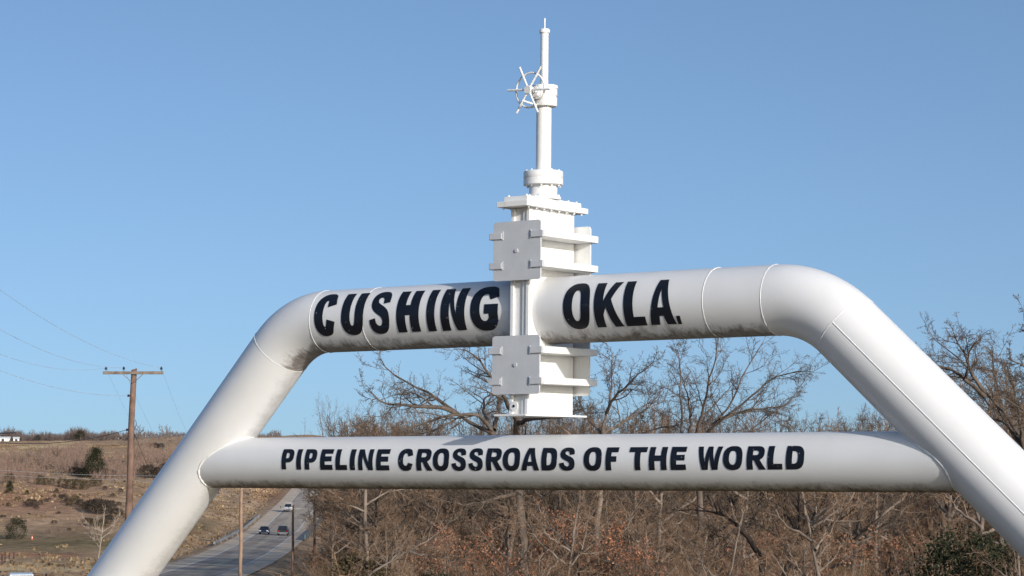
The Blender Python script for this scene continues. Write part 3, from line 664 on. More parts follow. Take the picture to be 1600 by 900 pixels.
hero('oak_tree',15,84,1720,[[(1710,900),(1690,700),(1680,620)]],[
 ([(1680,620),(1638,560),(1610,525),(1600,500)],2),([(1680,630),(1625,590),(1595,570),(1575,560)],0),([(1680,650),(1630,650),(1595,640),(1568,620)],-2),([(1680,600),(1700,540),(1690,480)],2)],
 .18,B1,'bare twiggy branches entering at the right edge of the picture above the leg')
hero('oak_tree',16,88,1226,[[(1227,897),(1238,863),(1248,844)]],[
 ([(1248,844),(1248,800),(1248,771),(1246,720),(1240,690)],2),([(1248,844),(1264,829),(1285,826),(1310,815),(1340,790)],-2),
 ([(1244,850),(1225,840),(1204,831),(1185,820),(1154,813)],-2),([(1248,835),(1230,800),(1215,780),(1195,765)],3),([(1264,829),(1275,800),(1290,780),(1300,760)],0)],
 .17,(M['barkblack'],M['twig1']),'black trunked forked oak under the right end of the crossbar',leaf=(.05,.075,.2,5,2.6),rl=.5)
hero('oak_tree',17,90,1198,[[(1188,868),(1170,840),(1156,826)]],[
 ([(1156,826),(1135,838),(1120,850),(1100,870)],-2),([(1156,826),(1175,815),(1185,790),(1195,770)],2),([(1156,826),(1140,810),(1110,800),(1080,795),(1050,800)],2),([(1156,826),(1150,790),(1130,770)],0)],
 .15,(M['barkblack'],M['twig1']),'black leaning trunk just left of the forked oak under the crossbar',rl=.5)
hero('bare_tree',18,104,575,[[(573,860),(569,800),(571,765)]],[
 ([(571,765),(572,740),(570,720)],1),([(571,800),(540,785),(520,770),(505,760)],-2),([(570,820),(545,805),(530,792),(515,790)],2),([(571,790),(600,770),(640,762),(670,760)],2),([(572,830),(590,815),(610,800)],-2)],
 .12,(M['bark2'],M['twig2']),'pale slender bare tree at the left edge of the wood beside the road',rl=.4)
hero('bare_tree',19,82,560,[[(575,898),(585,892)]],[([(585,892),(620,872),(660,850),(690,831),(705,810)],1),([(640,862),(670,870),(700,872)],0)],
 .06,(M['bark2'],M['twig2']),'thin pale leaning bough low in the brush left of the oak',levels=LV[:3],rl=.8)
hero('bare_tree',20,80,850,[[(850,905),(853,900)]],[([(853,900),(870,880),(895,860),(905,845)],1),([(870,880),(865,860),(855,840)],0)],
 .05,(M['bark2'],M['twig2']),'thin pale leaning bough low in the brush right of the oak trunk',levels=LV[:3],rl=.8)

# generic bare trees, built once and copied
def generic(seed,h,spread,mats,levels,leaf=None,name='bare_tree',lean_=.1,nl=6,cr=.35):
    rng=np.random.default_rng(seed); top=h*rng.uniform(.5,.65); x=rng.normal()*lean_*h;y=rng.normal()*lean_*h
    tr=[([(0,0,0),(x*.3,y*.3,top*.5),(x*.6,y*.6,top),(x,y,h*.93)],h*.016,h*.002)]
    lm=[]
    for i in range(nl):
        s=rng.uniform(cr,.95); a=2*math.pi*(i*.382+rng.uniform(0,.2)); z=top*s+h*.05
        p=np.array([x*.6*s,y*.6*s,z]); ln=spread*h*rng.uniform(.7,1.1); up_=rng.uniform(.5,1.3)
        q1=p+np.array([math.cos(a),math.sin(a),up_*.7])*ln*.45; q2=q1+np.array([math.cos(a+.3)*.7,math.sin(a+.3)*.7,up_])*ln*.5
        lm.append(([p,q1,q2],h*.009,h*.002))
    lm.append(([(x*.6,y*.6,top),(x*.8,y*.8,h*.8),(x,y,h*.95)],h*.009,h*.0015))
    return build_tree(name,rng,tr,lm,mats,(0,0,0),levels,leaf)
def dup(root,loc,rz,s,name=None,**tg):
    r=root.copy(); C.objects.link(r)
    for k in list(r.keys()):
        if k in('label','category','group'): del r[k]
    if name: r.name=name
    r.location=loc; r.rotation_euler=(0,0,rz); r.scale=(s,s,s); tag(r,**tg)
    for ch in root.children:
        c_=ch.copy(); C.objects.link(c_); c_.parent=r
    return r
used=set()
def place(root,loc,rz,s,**tg):
    if root.name in used: return dup(root,loc,rz,s,**tg)
    used.add(root.name); root.location=loc; root.rotation_euler=(0,0,rz); root.scale=(s,s,s); return tag(root,**tg)
LM=[(9,.46,42,7,.18,.05,.016,.6),(8,.5,44,6,.22,.03,.011,.7),(7,.52,46,5,.28,.02,.0085,.8)]
mid=[generic(30+i,10,.34,(M['bark2'] if i%2 else M['bark1'],M['twig2'] if i%2 else M['twig1']),LM,nl=7) for i in range(4)]
sap=[generic(40+i,5,.42,(M['bark2'],M['twig2']),[(7,.5,44,6,.25,.02,.011,.7),(7,.5,44,5,.28,.0,.008,.8),(5,.5,44,4,.3,0,.007,.8)],nl=8,cr=.1,lean_=.15) for i in range(3)]
rus=[generic(50+i,5,.40,(M['bark1'],M['twig1']),[(7,.45,46,6,.22,.03,.012,.7),(6,.5,44,5,.26,.0,.009,.8),(4,.5,44,4,.3,0,.008,.8)],leaf=(.27,.052,.15,4),nl=8,cr=.15,name='russet_oak') for i in range(2)]
far=[generic(60+i,6,.36,(M['bark2'],M['twigfar']),[(7,.5,42,4,.2,.12,.05,.8),(6,.5,42,3,.22,.1,.034,.8)],nl=7) for i in range(3)]
rng=np.random.default_rng(5)
G1='bare trees of the dense brown wood behind the arch'
pts=[]
def tryp(u,d,mind):
    x=(u-800)/F*d
    for q in pts:
        if (q[0]-x)**2+(q[1]-d)**2<mind**2: return None
    pts.append((x,d)); return x
cnt=0
for i in range(900):
    if cnt>=105: break
    d=rng.uniform(125,340); u=rng.uniform(500+max(0,(200-d))*.25,1720)
    if u<505+2.6*F/d: continue
    x=tryp(u,d,5.2)
    if x is None or x<road_x(d)+13: continue
    cnt+=1; yt=rng.uniform(*((652,682) if u<610 else (628,668) if u<1270 else (645,672) if u<1430 else (560,640)))
    h=(HY-yt)/F*d+EYE-hz(x,d)
    place(mid[cnt%4],(x,d,hz(x,d)-.1),rng.uniform(0,6.28),h/10,label='tall bare leafless tree crowded into the dense brown wood behind the crossbar',cat='tree',group=G1)
ne=0
for i in range(200):
    if ne>=22: break
    d=rng.uniform(170,300); u=rng.uniform(512,660)
    if u<505+2.0*F/d: continue
    x=tryp(u,d,4.0)
    if x is None: continue
    ne+=1; h=(HY-rng.uniform(648,674)-(10 if u<550 else 0)*0)/F*d+EYE-hz(x,d)
    place(mid[ne%4],(x,d,hz(x,d)-.1),rng.uniform(0,6.28),h/10,label='slender bare tree at the left end of the wood near the road',cat='tree',group='bare trees at the left end of the wood')
for i in range(46):                                              # saplings and low trees in front, seen under the crossbar
    d=rng.uniform(74,135); u=rng.uniform(515+(135-d)*.9,1640); x=tryp(u,d,2.2)
    if x is None: continue
    h=rng.uniform(3.4,6.0); place(sap[i%3],(x,d,hz(x,d)-.1),rng.uniform(0,6.28),h/5,label='low tangled leafless sapling in the brush below the crossbar',cat='sapling',group='saplings of the brush below the crossbar')
RU=[(705,850,96,4.4,'small oak with a few russet leaves left of the big oak trunk'),(905,855,92,4.7,'small oak thick with russet leaves right of the big oak trunk'),(960,875,90,4.4,'russet leaved oak bush between the big trunk and the black trunks'),
 (1180,893,100,4.4,'deep russet oak bush behind the black leaning trunk'),(1290,893,98,4.6,'deep russet oak bush right of the black forked oak'),(1010,905,84,3.2,'low rust brown oak bush at the bottom edge of the wood'),
 (780,893,88,4.0,'russet leaved bush at the foot of the big oak'),(1380,893,104,4.4,'brown leaved oak bush left of the dark cedar'),(850,868,97,5.0,'half bare russet oak close behind the big oak trunk')]
for i,(u,v,d,h,lb) in enumerate(RU):
    x=(u-800)/F*d; place(rus[i%2],(x,d,hz(x,d)-.1),1.3*i,h/5,label=lb,cat='oak bush',name=None) if False else None
    r=place(rus[i%2],(x,d,hz(x,d)-.1),1.3*i,h/5); tag(r,label=lb,cat='oak bush')
# undergrowth thicket: nobody could count it
def thicket(name,n,dr,ur,h,mat_,label,seed,minr=.007):
    rng=np.random.default_rng(seed); d=np.sqrt(rng.uniform(dr[0]**2,dr[1]**2,n)); u=rng.uniform(ur[0],ur[1],n); x=(u-800)/F*d
    ok_=(x>road_x(d)+10+rng.uniform(0,6,n))&(u>np.where(d<245,514,500)); d=d[ok_];x=x[ok_];n=len(d); K=5
    z=height(x,d); P0=np.empty((n,K,3)); P0[:,0]=np.stack([x,d,z],-1); ln=h*rng.uniform(.4,1.3,n); dv=norm(rng.normal(size=(n,3))*.8+np.array([0,0,1]))
    for k in range(1,K): dv=norm(dv+rng.normal(size=dv.shape)*.38); P0[:,k]=P0[:,k-1]+dv*(ln/(K-1))[:,None]
    R0=np.maximum(.012*(1-.7*np.linspace(0,1,K))[None,:]*rng.uniform(.6,1.6,n)[:,None],minr)
    P1,R1=children(rng,P0,R0,6,.5,44,4,.28,0,.25,.8,minr*.8)
    P2,R2=children(rng,P1,R1,3,.6,44,3,.3,0,.4,.8,minr*.7)
    V,Fq=cat([tubes(P0,R0,3),tubes(P1,R1,3),tubes(P2,R2,3)]); return link(name,np_mesh(name,V,Fq),mat_,None,label=label,kind='stuff',cat='undergrowth')
thicket('undergrowth',6500,(90,190),(480,1700),2.9,M['brush'],'tangled brown leafless undergrowth filling the wood below the crossbar',3)
thicket('undergrowth',7500,(190,420),(480,1700),3.8,M['brushfar'],'farther brown brush behind the trees of the wood',4,.016)
def far_thicket(name,n,ur,vr,dr,h,r0,mat_,label,seed,edge=None):
    rng=np.random.default_rng(seed); u=rng.uniform(ur[0],ur[1],n)
    if dr: d=rng.uniform(dr[0],dr[1],n)
    else:
        dg=np.arange(430,1050,2.0); d=np.empty(n)
        for i in range(n):
            v=rng.uniform(*vr)+8*math.sin(u[i]*.045)+4*math.sin(u[i]*.13); vv=HY-(GR_H(u[i],dg)-EYE)/dg*F; k=int(np.argmax(vv<=v)); d[i]=dg[k]+rng.uniform(-6,6)
    x=(u-800)/F*d; z=height(x,d); K=4; P0=np.empty((n,K,3)); P0[:,0]=np.stack([x,d,z],-1); ln=h*rng.uniform(.45,1.15,n)*(.75+.35*np.sin(u*.09)*np.sin(u*.031+1)); dv=norm(rng.normal(size=(n,3))*.25+np.array([0,0,1]))
    for k in range(1,K): dv=norm(dv+rng.normal(size=dv.shape)*.12); P0[:,k]=P0[:,k-1]+dv*(ln/(K-1))[:,None]
    R0=np.ones((n,1))*(r0*(1-.6*np.linspace(0,1,K)))[None,:]
    P1,R1=children(rng,P0,R0,7,.45,34,3,.2,.12,.3,.8,r0*.45)
    V,Fq=cat([tubes(P0,R0,3),tubes(P1,R1,3)]); return link(name,np_mesh(name,V,Fq),mat_,None,label=label,kind='stuff',cat='thicket')
def distant_wood(name,n,ur,dr,yt,r0,mat_,label,seed):
    rng=np.random.default_rng(seed); u=rng.uniform(ur[0],ur[1],n); d=np.sqrt(rng.uniform(dr[0]**2,dr[1]**2,n)); ok_=(u>508+1.6*F/d); u=u[ok_];d=d[ok_]; n=len(d)
    x=(u-800)/F*d; z=height(x,d); K=6; top=yt+9*np.sin(u*.021)+5*np.sin(u*.067+1)+rng.uniform(-6,22,n)
    ln=((HY-top)/F*d+EYE-z)*.97; P0=np.empty((n,K,3)); P0[:,0]=np.stack([x,d,z],-1); dv=norm(rng.normal(size=(n,3))*.10+np.array([0,0,1]))
    for k in range(1,K): dv=norm(dv+rng.normal(size=dv.shape)*.06+np.array([0,0,.04])); P0[:,k]=P0[:,k-1]+dv*(ln/(K-1))[:,None]
    R0=(r0*(1-.8*np.linspace(0,1,K)))[None,:]*rng.uniform(.7,1.4,(n,1))
    P1,R1=children(rng,P0,R0,12,.26,38,4,.16,.10,.3,.6,.022); P2,R2=children(rng,P1,R1,5,.5,36,3,.2,.06,.25,.7,.014); P3,R3=children(rng,P2,R2,3,.6,38,3,.2,.04,.4,.8,.011)
    V,Fq=cat([tubes(P0,R0,4),tubes(P1,R1,3),tubes(P2,R2,3),tubes(P3,R3,3)]); return link(name,np_mesh(name,V,Fq),mat_,None,label=label,kind='stuff',cat='wood')
distant_wood('distant_wood',220,(1720,2300),(110,400),640,.13,M['twigwood'],'the same brown wood carrying on beyond the right edge',32)
thicket('undergrowth',3000,(95,260),(1700,2300),2.9,M['brush'],'brown undergrowth beyond the right edge of the picture',6)
distant_wood('distant_wood',420,(510,1720),(250,430),658,.13,M['twigwood'],'far brown leafless wood that closes the view behind the nearer trees',31)
def tufts(name,n,mat_,label,seed):
    rng=np.random.default_rng(seed); u=rng.uniform(-80,560,n); d=np.sqrt(rng.uniform(240**2,1050**2,n)); x=(u-800)/F*d
    cl=np.sin(x*.09+2*np.sin(d*.021))*np.sin(d*.035+x*.03)+.6*np.sin(x*.31+d*.11)*np.sin(d*.17-x*.05)
    ok_=(cl>rng.uniform(-.3,.9,n))&(np.abs(x-road_x(d))>9.5); x=x[ok_];d=d[ok_]; k=3
    x=np.repeat(x,k)+rng.normal(size=len(x)*k)*.5; d=np.repeat(d,k)+rng.normal(size=len(d)*k)*.9; z=height(x,d)+.12
    V,Fq=leafcards(rng,np.stack([x,d,z],-1),.30,.08); return link(name,np_mesh(name,V,Fq),mat_,None,label=label,kind='stuff',cat='grass')
M['tuft']=foliage('dry bunch grass',(.10,.065,.038),(.22,.15,.088),(.42,.31,.18),.05)
tufts('dry_grass',26000,M['tuft'],'dry brown bunch grass scattered over the far hillside',41)
def GR_H(u,d): return height((u-800)/F*d,d)
far_thicket('hillside_thicket',2600,(-60,330),(712,748),None,4.6,.07,M['twigfar'],'mauve brown leafless thicket in a band across the far hillside',21)
far_thicket('crest_thicket',2600,(-60,205),None,(1120,1200),5.4,.12,M['twigcrest'],'dusky leafless thicket along the crest of the far hill',22)
far_thicket('crest_thicket',900,(195,440),None,(1120,1180),2.8,.09,M['twigcrest'],'thin low brush along the hill crest between the pole and the leg',23)
# fallen and clinging leaves of the undergrowth
# ---------------------------------------------------------------- cedars and shrubs
def cedar_mesh(seed,n,shape,size):
    rng=np.random.default_rng(seed)
    nc=90; t=rng.random(nc)**.8
    if shape=='cone': rad=(1-t)**.8*.42+.04
    else: rad=np.sqrt(np.clip(1-(2*t-.75)**2*.55,0,1))*.55
    a=rng.uniform(0,6.28,nc); q=rng.uniform(.55,1,nc)*rad; cen=np.stack([np.cos(a)*q,np.sin(a)*q,t*.93+.05],-1)
    i=rng.integers(0,nc,n); sp=.055+.05*rng.random(nc); pts_=cen[i]+rng.normal(size=(n,3))*sp[i][:,None]*np.array([1,1,.8])
    pts_=pts_[pts_[:,2]>.01]; return leafcards(rng,pts_,size,.004)
def conifer(name,seed,shape,m,n=5200,size=.019):
    root=empty(name); rng=np.random.default_rng(seed); V,Fq=cedar_mesh(seed,n,shape,size); link('crown',np_mesh('crown',V,Fq),m,root)
    TP=[resample([(0,0,-.02),(.01,0,.4),(0,.01,.85)],.022,.006,6)]
    for i in range(7):
        a=i*2.4; z=.1+.1*i; TP.append(resample([(0,0,z),(math.cos(a)*.2*(1-z*.6),math.sin(a)*.2*(1-z*.6),z+.1)],.008,.003,6))
    V,Fq=tubes(np.stack([q[0] for q in TP]),np.stack([q[1] for q in TP]),5); link('trunk',np_mesh('trunk',V,Fq,True),M['bark2'],root)
    return root
cd1=conifer('cedar_tree',71,'cone',M['cedar']); cd2=conifer('cedar_tree',72,'round',M['cedar']); cd3=conifer('cedar_shrub',73,'round',M['cedarb'],2600,.028); cd4=conifer('shrub',74,'round',M['darkshrub'],2200,.032)
bs=[generic(80+i,3,.6,(M['bark2'],M['twigfar']),[(7,.5,40,4,.2,.1,.03,.8),(6,.5,40,3,.22,.1,.02,.8)],nl=9,cr=.02,name='bare_shrub') for i in range(2)]
def at(root,u,v,hpx,label,cat_,group=None,wide=1.0,rz=None,dmin=240,h0=1.0):
    d=ground_at(u,v,dmin); x=(u-800)/F*d; s=hpx/F*d/h0
    r=place(root,(x,d,hz(x,d)-.05),rz if rz is not None else (u*1.7+v)%6.28,s,label=label,cat=cat_,group=group); r.scale=(s*wide,s*wide,s); return r
at(cd1,150,747,46,'tall dark cedar rising from the brown thicket on the far hillside','cedar',wide=1.05)
at(cd2,30,842,32,'bushy green cedar beside the orange marker in the field','cedar',wide=1.0)
at(cd1,18,771,19,'small pointed dark cedar at the far left of the slope','cedar',wide=1.0)
at(cd1,45,774,9,'tiny cedar seedling alone on the bare slope','cedar')
at(cd3,17,755,15,'reddish cedar shrub at the left end of the hillside thicket','shrub',wide=1.1)
GR='row of brown green shrubs along the hillside thicket'
for u,v,h,wd in ((66,757,15,1.0),(74,758,12,.9),(84,757,10,.9),(100,761,15,1.1),(112,763,15,1.1),(124,765,17,1.1),(134,765,15,1.0),(147,761,14,1.0),(156,760,12,1.1)):
    at(cd3,u,v,h,'olive brown shrub in the row at the foot of the hillside thicket','shrub',GR,wd)
GS='scattered dark shrubs on the bare slope'
for u,v,h,wd in ((91,770,7,1),(87,777,5,1.3),(97,779,7,1.1),(42,790,7,1.1),(50,792,8,1.6),(56,790,10,1),(66,789,8,1),(95,803,4,1.5),(102,785,13,1),(109,787,9,1.3),(60,795,6,1.5)):
    at(cd4,u,v,h,'small dark shrub scattered on the open slope above the field','shrub',GS,wd)
rg=np.random.default_rng(77)
for i in range(26):
    u=float(rg.uniform(0,235)); v=float(rg.uniform(752,835)); at(cd4 if i%3 else cd3,u,v,float(rg.uniform(3,6.5)),'tiny low shrub dotting the bare slope','shrub','tiny shrubs dotting the slope',float(rg.uniform(1.1,1.9)))
for i in range(10):
    u=float(rg.uniform(335,455)); v=float(rg.uniform(770,820))
    if u<400+(830-v)*.6: at(cd4,u,v,float(rg.uniform(3,5)),'small dry shrub on the bank left of the highway','shrub','small shrubs on the highway bank',1.5)
GV='dark shrubs crowding the ravine'
for u,v,h,wd in ((120,789,15,1.1),(128,792,12,1.3),(137,796,12,1.3),(146,800,20,1.1),(155,803,24,1.1),(166,803,22,1.1),(175,800,18,1.2),(140,820,11,1.4),(150,822,13,1.3),(162,822,12,1.4),(172,818,14,1.3),(185,812,18,1.3)):
    at(cd4 if (u%3) else cd3,u,v,h,'dark shrub packed into the ravine behind the pale bare tree','shrub',GV,wd)
for u,v,h in ((118,742,12),(128,744,12),(136,745,13),(165,746,14),(175,746,12),(250,748,18),(232,747,20),(262,742,18)):
    at(cd4,u,v,h,'dark evergreen scrub under the brown thicket on the hillside','shrub','dark scrub along the thicket',1.5)
for u,v,h in ((236,700,7),(243,700,8),(252,701,8)): at(cd4,u,v,h,'low dark shrub on the pale hill top right of the power pole','shrub','low shrubs on the hill top',1.6,dmin=500)
at(bs[0],80,839,14,'small grey leafless shrub nearer the green cedar','bare shrub',h0=3); at(bs[1],93,840,17,'larger grey leafless shrub beside the first in the field','bare shrub',h0=3,wide=1.3/1)
# pale bare tree in the field
d=318; x=(157-800)/F*d; g=generic(91,6.5,.5,(M['bark3'],M['twigpale']),[(6,.45,38,6,.14,.08,.035,.7),(5,.5,38,4,.2,.06,.022,.8)],nl=7,cr=.15,name='bare_tree')
place(g,(x,d,hz(x,d)-.1),.6,1.08,label='pale trunked bare tree in the field just left of the arch leg',cat='tree')
# hillside thicket and crest trees
rng=np.random.default_rng(8); TH=[]
for i in range(26):
    u=rng.uniform(-15,300); v=rng.uniform(722,750); d=ground_at(u,v,430,1000); TH.append((u,d))
    x=(u-800)/F*d; place(far[i%3],(x,d,hz(x,d)-.2),rng.uniform(0,6.28),rng.uniform(4.0,6.2)/6,label='slender bare tree in the mauve brown thicket on the far hillside',cat='tree',group='bare trees of the hillside thicket')
for i in range(46):
    u=rng.uniform(-20,330); d=rng.uniform(1120,1220); x=(u-800)/F*d
    place(far[i%3],(x,d,hz(x,d)-.3),rng.uniform(0,6.28),rng.uniform(2.6,4.6)/6*(1.3 if u<160 else .8),label='bare tree in the thin line along the crest of the far hill',cat='tree',group='bare trees along the crest')
for u,h in ((127,16),(30,8),(60,9),(205,10)): 
    d=1118; x=(u-800)/F*d; place(cd2,(x,d,hz(x,d)-.2),u,h/F*d,label='dark evergreen standing among the crest line trees',cat='cedar',group='evergreens on the crest')
for u,v,h in ((218,694,30),(262,700,36)): at(far[0],u,v,h,'lone spreading bare tree on the hill top'+(' nearest the power pole' if u<240 else ' close to the arch leg'),'tree',h0=6,dmin=500)
for i in range(16):
    u=rng.uniform(505,620); d=rng.uniform(430,900); x=max((u-800)/F*d,float(road_x(d))+14)
    place(far[i%3],(x,d,hz(x,d)-.2),rng.uniform(0,6.28),rng.uniform(7,11)/6,label='bare tree beside the distant stretch of the highway',cat='tree',group='bare trees by the distant highway')
# evergreens in the wood
for u,d,h,wd,lb in ((1500,98,4.3,1.0,'dark cedar low between the crossbar end and the right leg'),(1545,92,3.6,1.1,'dark cedar touching the underside of the right leg'),(680,92,2.3,.9,'dark green cedar low in the brush left of the big oak'),(560,100,3.2,1.0,'olive brown cedar at the road side edge of the wood')):
    x=(u-800)/F*d; r=place(cd2 if u!=560 else cd3,(x,d,hz(x,d)-.1),u,h); tag(r,label=lb,cat='cedar'); r.scale=(h*wd,h*wd,h)

# ---------------------------------------------------------------- power poles and wires
def power_pole(u,d,topz,r,m,arm,label,lean_=0.0,armw=2.44,armdrop=.15,bottom_r=None,ins=(-1.12,-.38,1.12),rot=0.0,braces=True,armt=.06):
    x=(u-800)/F*d; z0=hz(x,d); root=empty('power_pole',(x,d,z0),rot,label=label,cat='power pole'); H=topz-z0
    bm=bmesh.new(); n=16; rings=[]
    for i in range(n):
        t=i/(n-1); rr=(bottom_r or r*1.35)*(1-t)+r*t; cx=lean_*H*t+.015*math.sin(i*.9)
        rings.append([bm.verts.new((cx+rr*math.cos(a)*(1+.04*math.sin(3*a+i)),rr*math.sin(a),-.6+(H+.6)*t+(.04*math.cos(a) if i==n-1 else 0))) for a in [2*math.pi*k/12 for k in range(12)]])
    for a,b_ in zip(rings,rings[1:]):
        for k in range(12): bm.faces.new((a[k],a[(k+1)%12],b_[(k+1)%12],b_[k]))
    bm.faces.new(rings[-1]); bm.faces.new(rings[0]); link('pole',bm_mesh('pole',bm,True),m,root)
    if arm is not None:
        zt=H-armdrop; xo=lean_*H; bm=bmesh.new(); box(bm,xo-armw/2-.0,xo+armw/2,-r-.10,-r-.005,zt-armt,zt+armt); ar=link('crossarm',bm_mesh('crossarm',bm,False,.01),arm,root)
        if braces:
            for s in (-1,1):
                bm=bmesh.new(); rod(bm,(xo+s*.42,-r-.11,zt-.05),(xo+s*.02,-r-.03,zt-.40),.014,6); link('brace',bm_mesh('brace',bm),M['arm'],root)
        for q in ins:
            bm=bmesh.new(); lathe(bm,[(.012,.06),(.012,.13),(.055,.135),(.062,.16),(.035,.19),(.045,.21),(.03,.245),(.01,.25)],12,(xo+q,-r-.05,zt)); link('insulator',bm_mesh('insulator',bm,True),M['insul'],ar)
    return root,H,x,z0
TZ=P(207,577,96)[2]
pp,H1,x1,z1=power_pole(198.5,96,TZ,.115,M['pole'],M['arm'],'tall weathered brown power pole with a crossarm left of the arch',lean_=.0255,bottom_r=.17,ins=(-1.10,-.38,1.14))
for zz,s in ((H1-1.07,-1),(H1-2.45,-1)):
    bm=bmesh.new(); xx=.0255*zz; lathe(bm,[(.02,-.22),(.05,-.21),(.05,-.14),(.02,-.12),(.02,-.05)],8,(xx,-.02,zz),'X'); link('spool_bracket',bm_mesh('spool_bracket',bm),M['insul'],pp)
bm=bmesh.new(); 
for a,b_ in (((.0255*(H1-2.2)+.12,-.05,H1-2.45),(.0255*(H1-2.2)+.20,-.06,H1-2.20)),((.0255*(H1-2.2)+.20,-.06,H1-2.20),(.0255*(H1-2.2)+.16,-.06,H1-2.05)),((.0255*(H1-2.9)+.12,-.05,H1-2.9),(.0255*(H1-2.9)+.16,-.06,H1-2.6))): rod(bm,a,b_,.012,6)
link('wire_stub',bm_mesh('wire_stub',bm),M['insul'],pp)
p2,H2,x2,z2=power_pole(378,160,float(P(378,756,160)[2]),.105,M['poletan'],M['armpale'],'light tan power pole rising from behind the crossbar at the left leg',lean_=.004,armdrop=.1)
p3,H3,x3,z3=power_pole(459,213,float(P(460,789,213)[2]),.10,M['pole'],M['armpale'],'middle roadside power pole with a pale crossarm',lean_=.004,armdrop=.35,armt=.045)
p4,H4,x4,z4=power_pole(493,240,float(P(493,771,240)[2]),.11,M['poledark'],M['armpale'],'dark reddish power pole at the edge of the wood',lean_=0,armdrop=.12,braces=False,armt=.045)
def wire(a,b_,sag,r,m,label,group=None,n=40):
    a=np.array(a,float);b_=np.array(b_,float); t=np.linspace(0,1,n)[:,None]; pts_=a+(b_-a)*t; pts_[:,2]-=(4*sag*t*(1-t))[:,0]
    V,Fq=tubes(pts_[None],np.full((1,n),r),5); o=link('overhead_wire',np_mesh('wire',V-a,Fq,True),m,None,label=label,cat='wire',group=group); o.location=tuple(a); return o
def armpt(root,H,lean_,q,drop,dz=.2): l_=root.location; return (l_.x+lean_*H+q,l_.y-.17,l_.z+H-drop+dz)
A1=[armpt(pp,H1,.0255,q,.15) for q in (1.14,-.38,-1.10)]
for (uu,vv,dd),a,lb in (((-260,235,52),A1[0],'top faint wire sloping from the upper left to the right insulator of the tall pole'),((-230,345,56),A1[1],'second faint wire sloping from the left to the middle insulator of the tall pole'),((-230,420,60),A1[2],'third faint wire sloping from the left to the left insulator of the tall pole')):
    wire(P(uu,vv,dd),a,.9,.0065,M['wire'],lb)
l_=pp.location; wire(P(-230,462,62),(l_.x+.0255*(H1-1.07)-.2,l_.y-.02,l_.z+H1-1.07),.7,.0075,M['wire'],'lowest faint wire meeting the tall pole below its crossarm')
wire(P(-160,665,70),(l_.x+.0255*(H1-2.45)-.2,l_.y-.02,l_.z+H1-2.45),.55,.013,M['wireblack'],'black service cable drooping from the tall pole to the left edge')
wire(P(-160,662,70),P(24,676,82),.12,.022,M['wireblack'],'thick doubled black cable end at the left edge above the hill crest')
A2=[armpt(p2,H2,.004,q,.1) for q in (1.12,-.38,-1.12)]
for a,b_,nm in zip(A1,A2,('right','middle','left')): wire(a,b_,2.6,.004,M['wire'],'faint wire dropping from the %s insulator of the tall pole to the tan pole'%nm)
wire((l_.x+.0255*(H1-2.6)+.12,l_.y,l_.z+H1-2.6),(x2,160,z2+H2-1.2),3.4,.009,M['wireblack'],'dark cable dropping steeply right from below the middle of the tall pole')
wire(P(-160,718,190),(A2[1][0],A2[1][1]+.3,P(378,742,160)[2]),.5,.013,M['wirepale'],'upper of two pale wires crossing the hillside behind the tall pole')
wire(P(-160,727,190),(A2[1][0],A2[1][1]+.3,P(378,749,160)[2]),.45,.013,M['wirepale'],'lower of two pale wires crossing the hillside behind the tall pole')
A3=[armpt(p3,H3,.004,q,.35) for q in (1.12,-.38,-1.12)]; A4=[armpt(p4,H4,0,q,.12) for q in (1.12,-.38,-1.12)]
for a,b_,c_,nm in zip(A2,A3,A4,('right','middle','left')):
    wire(a,b_,1.0,.006,M['wire'],'%s wire between the tan pole and the middle roadside pole'%nm); wire(b_,c_,.6,.006,M['wire'],'%s wire between the middle roadside pole and the dark pole'%nm)

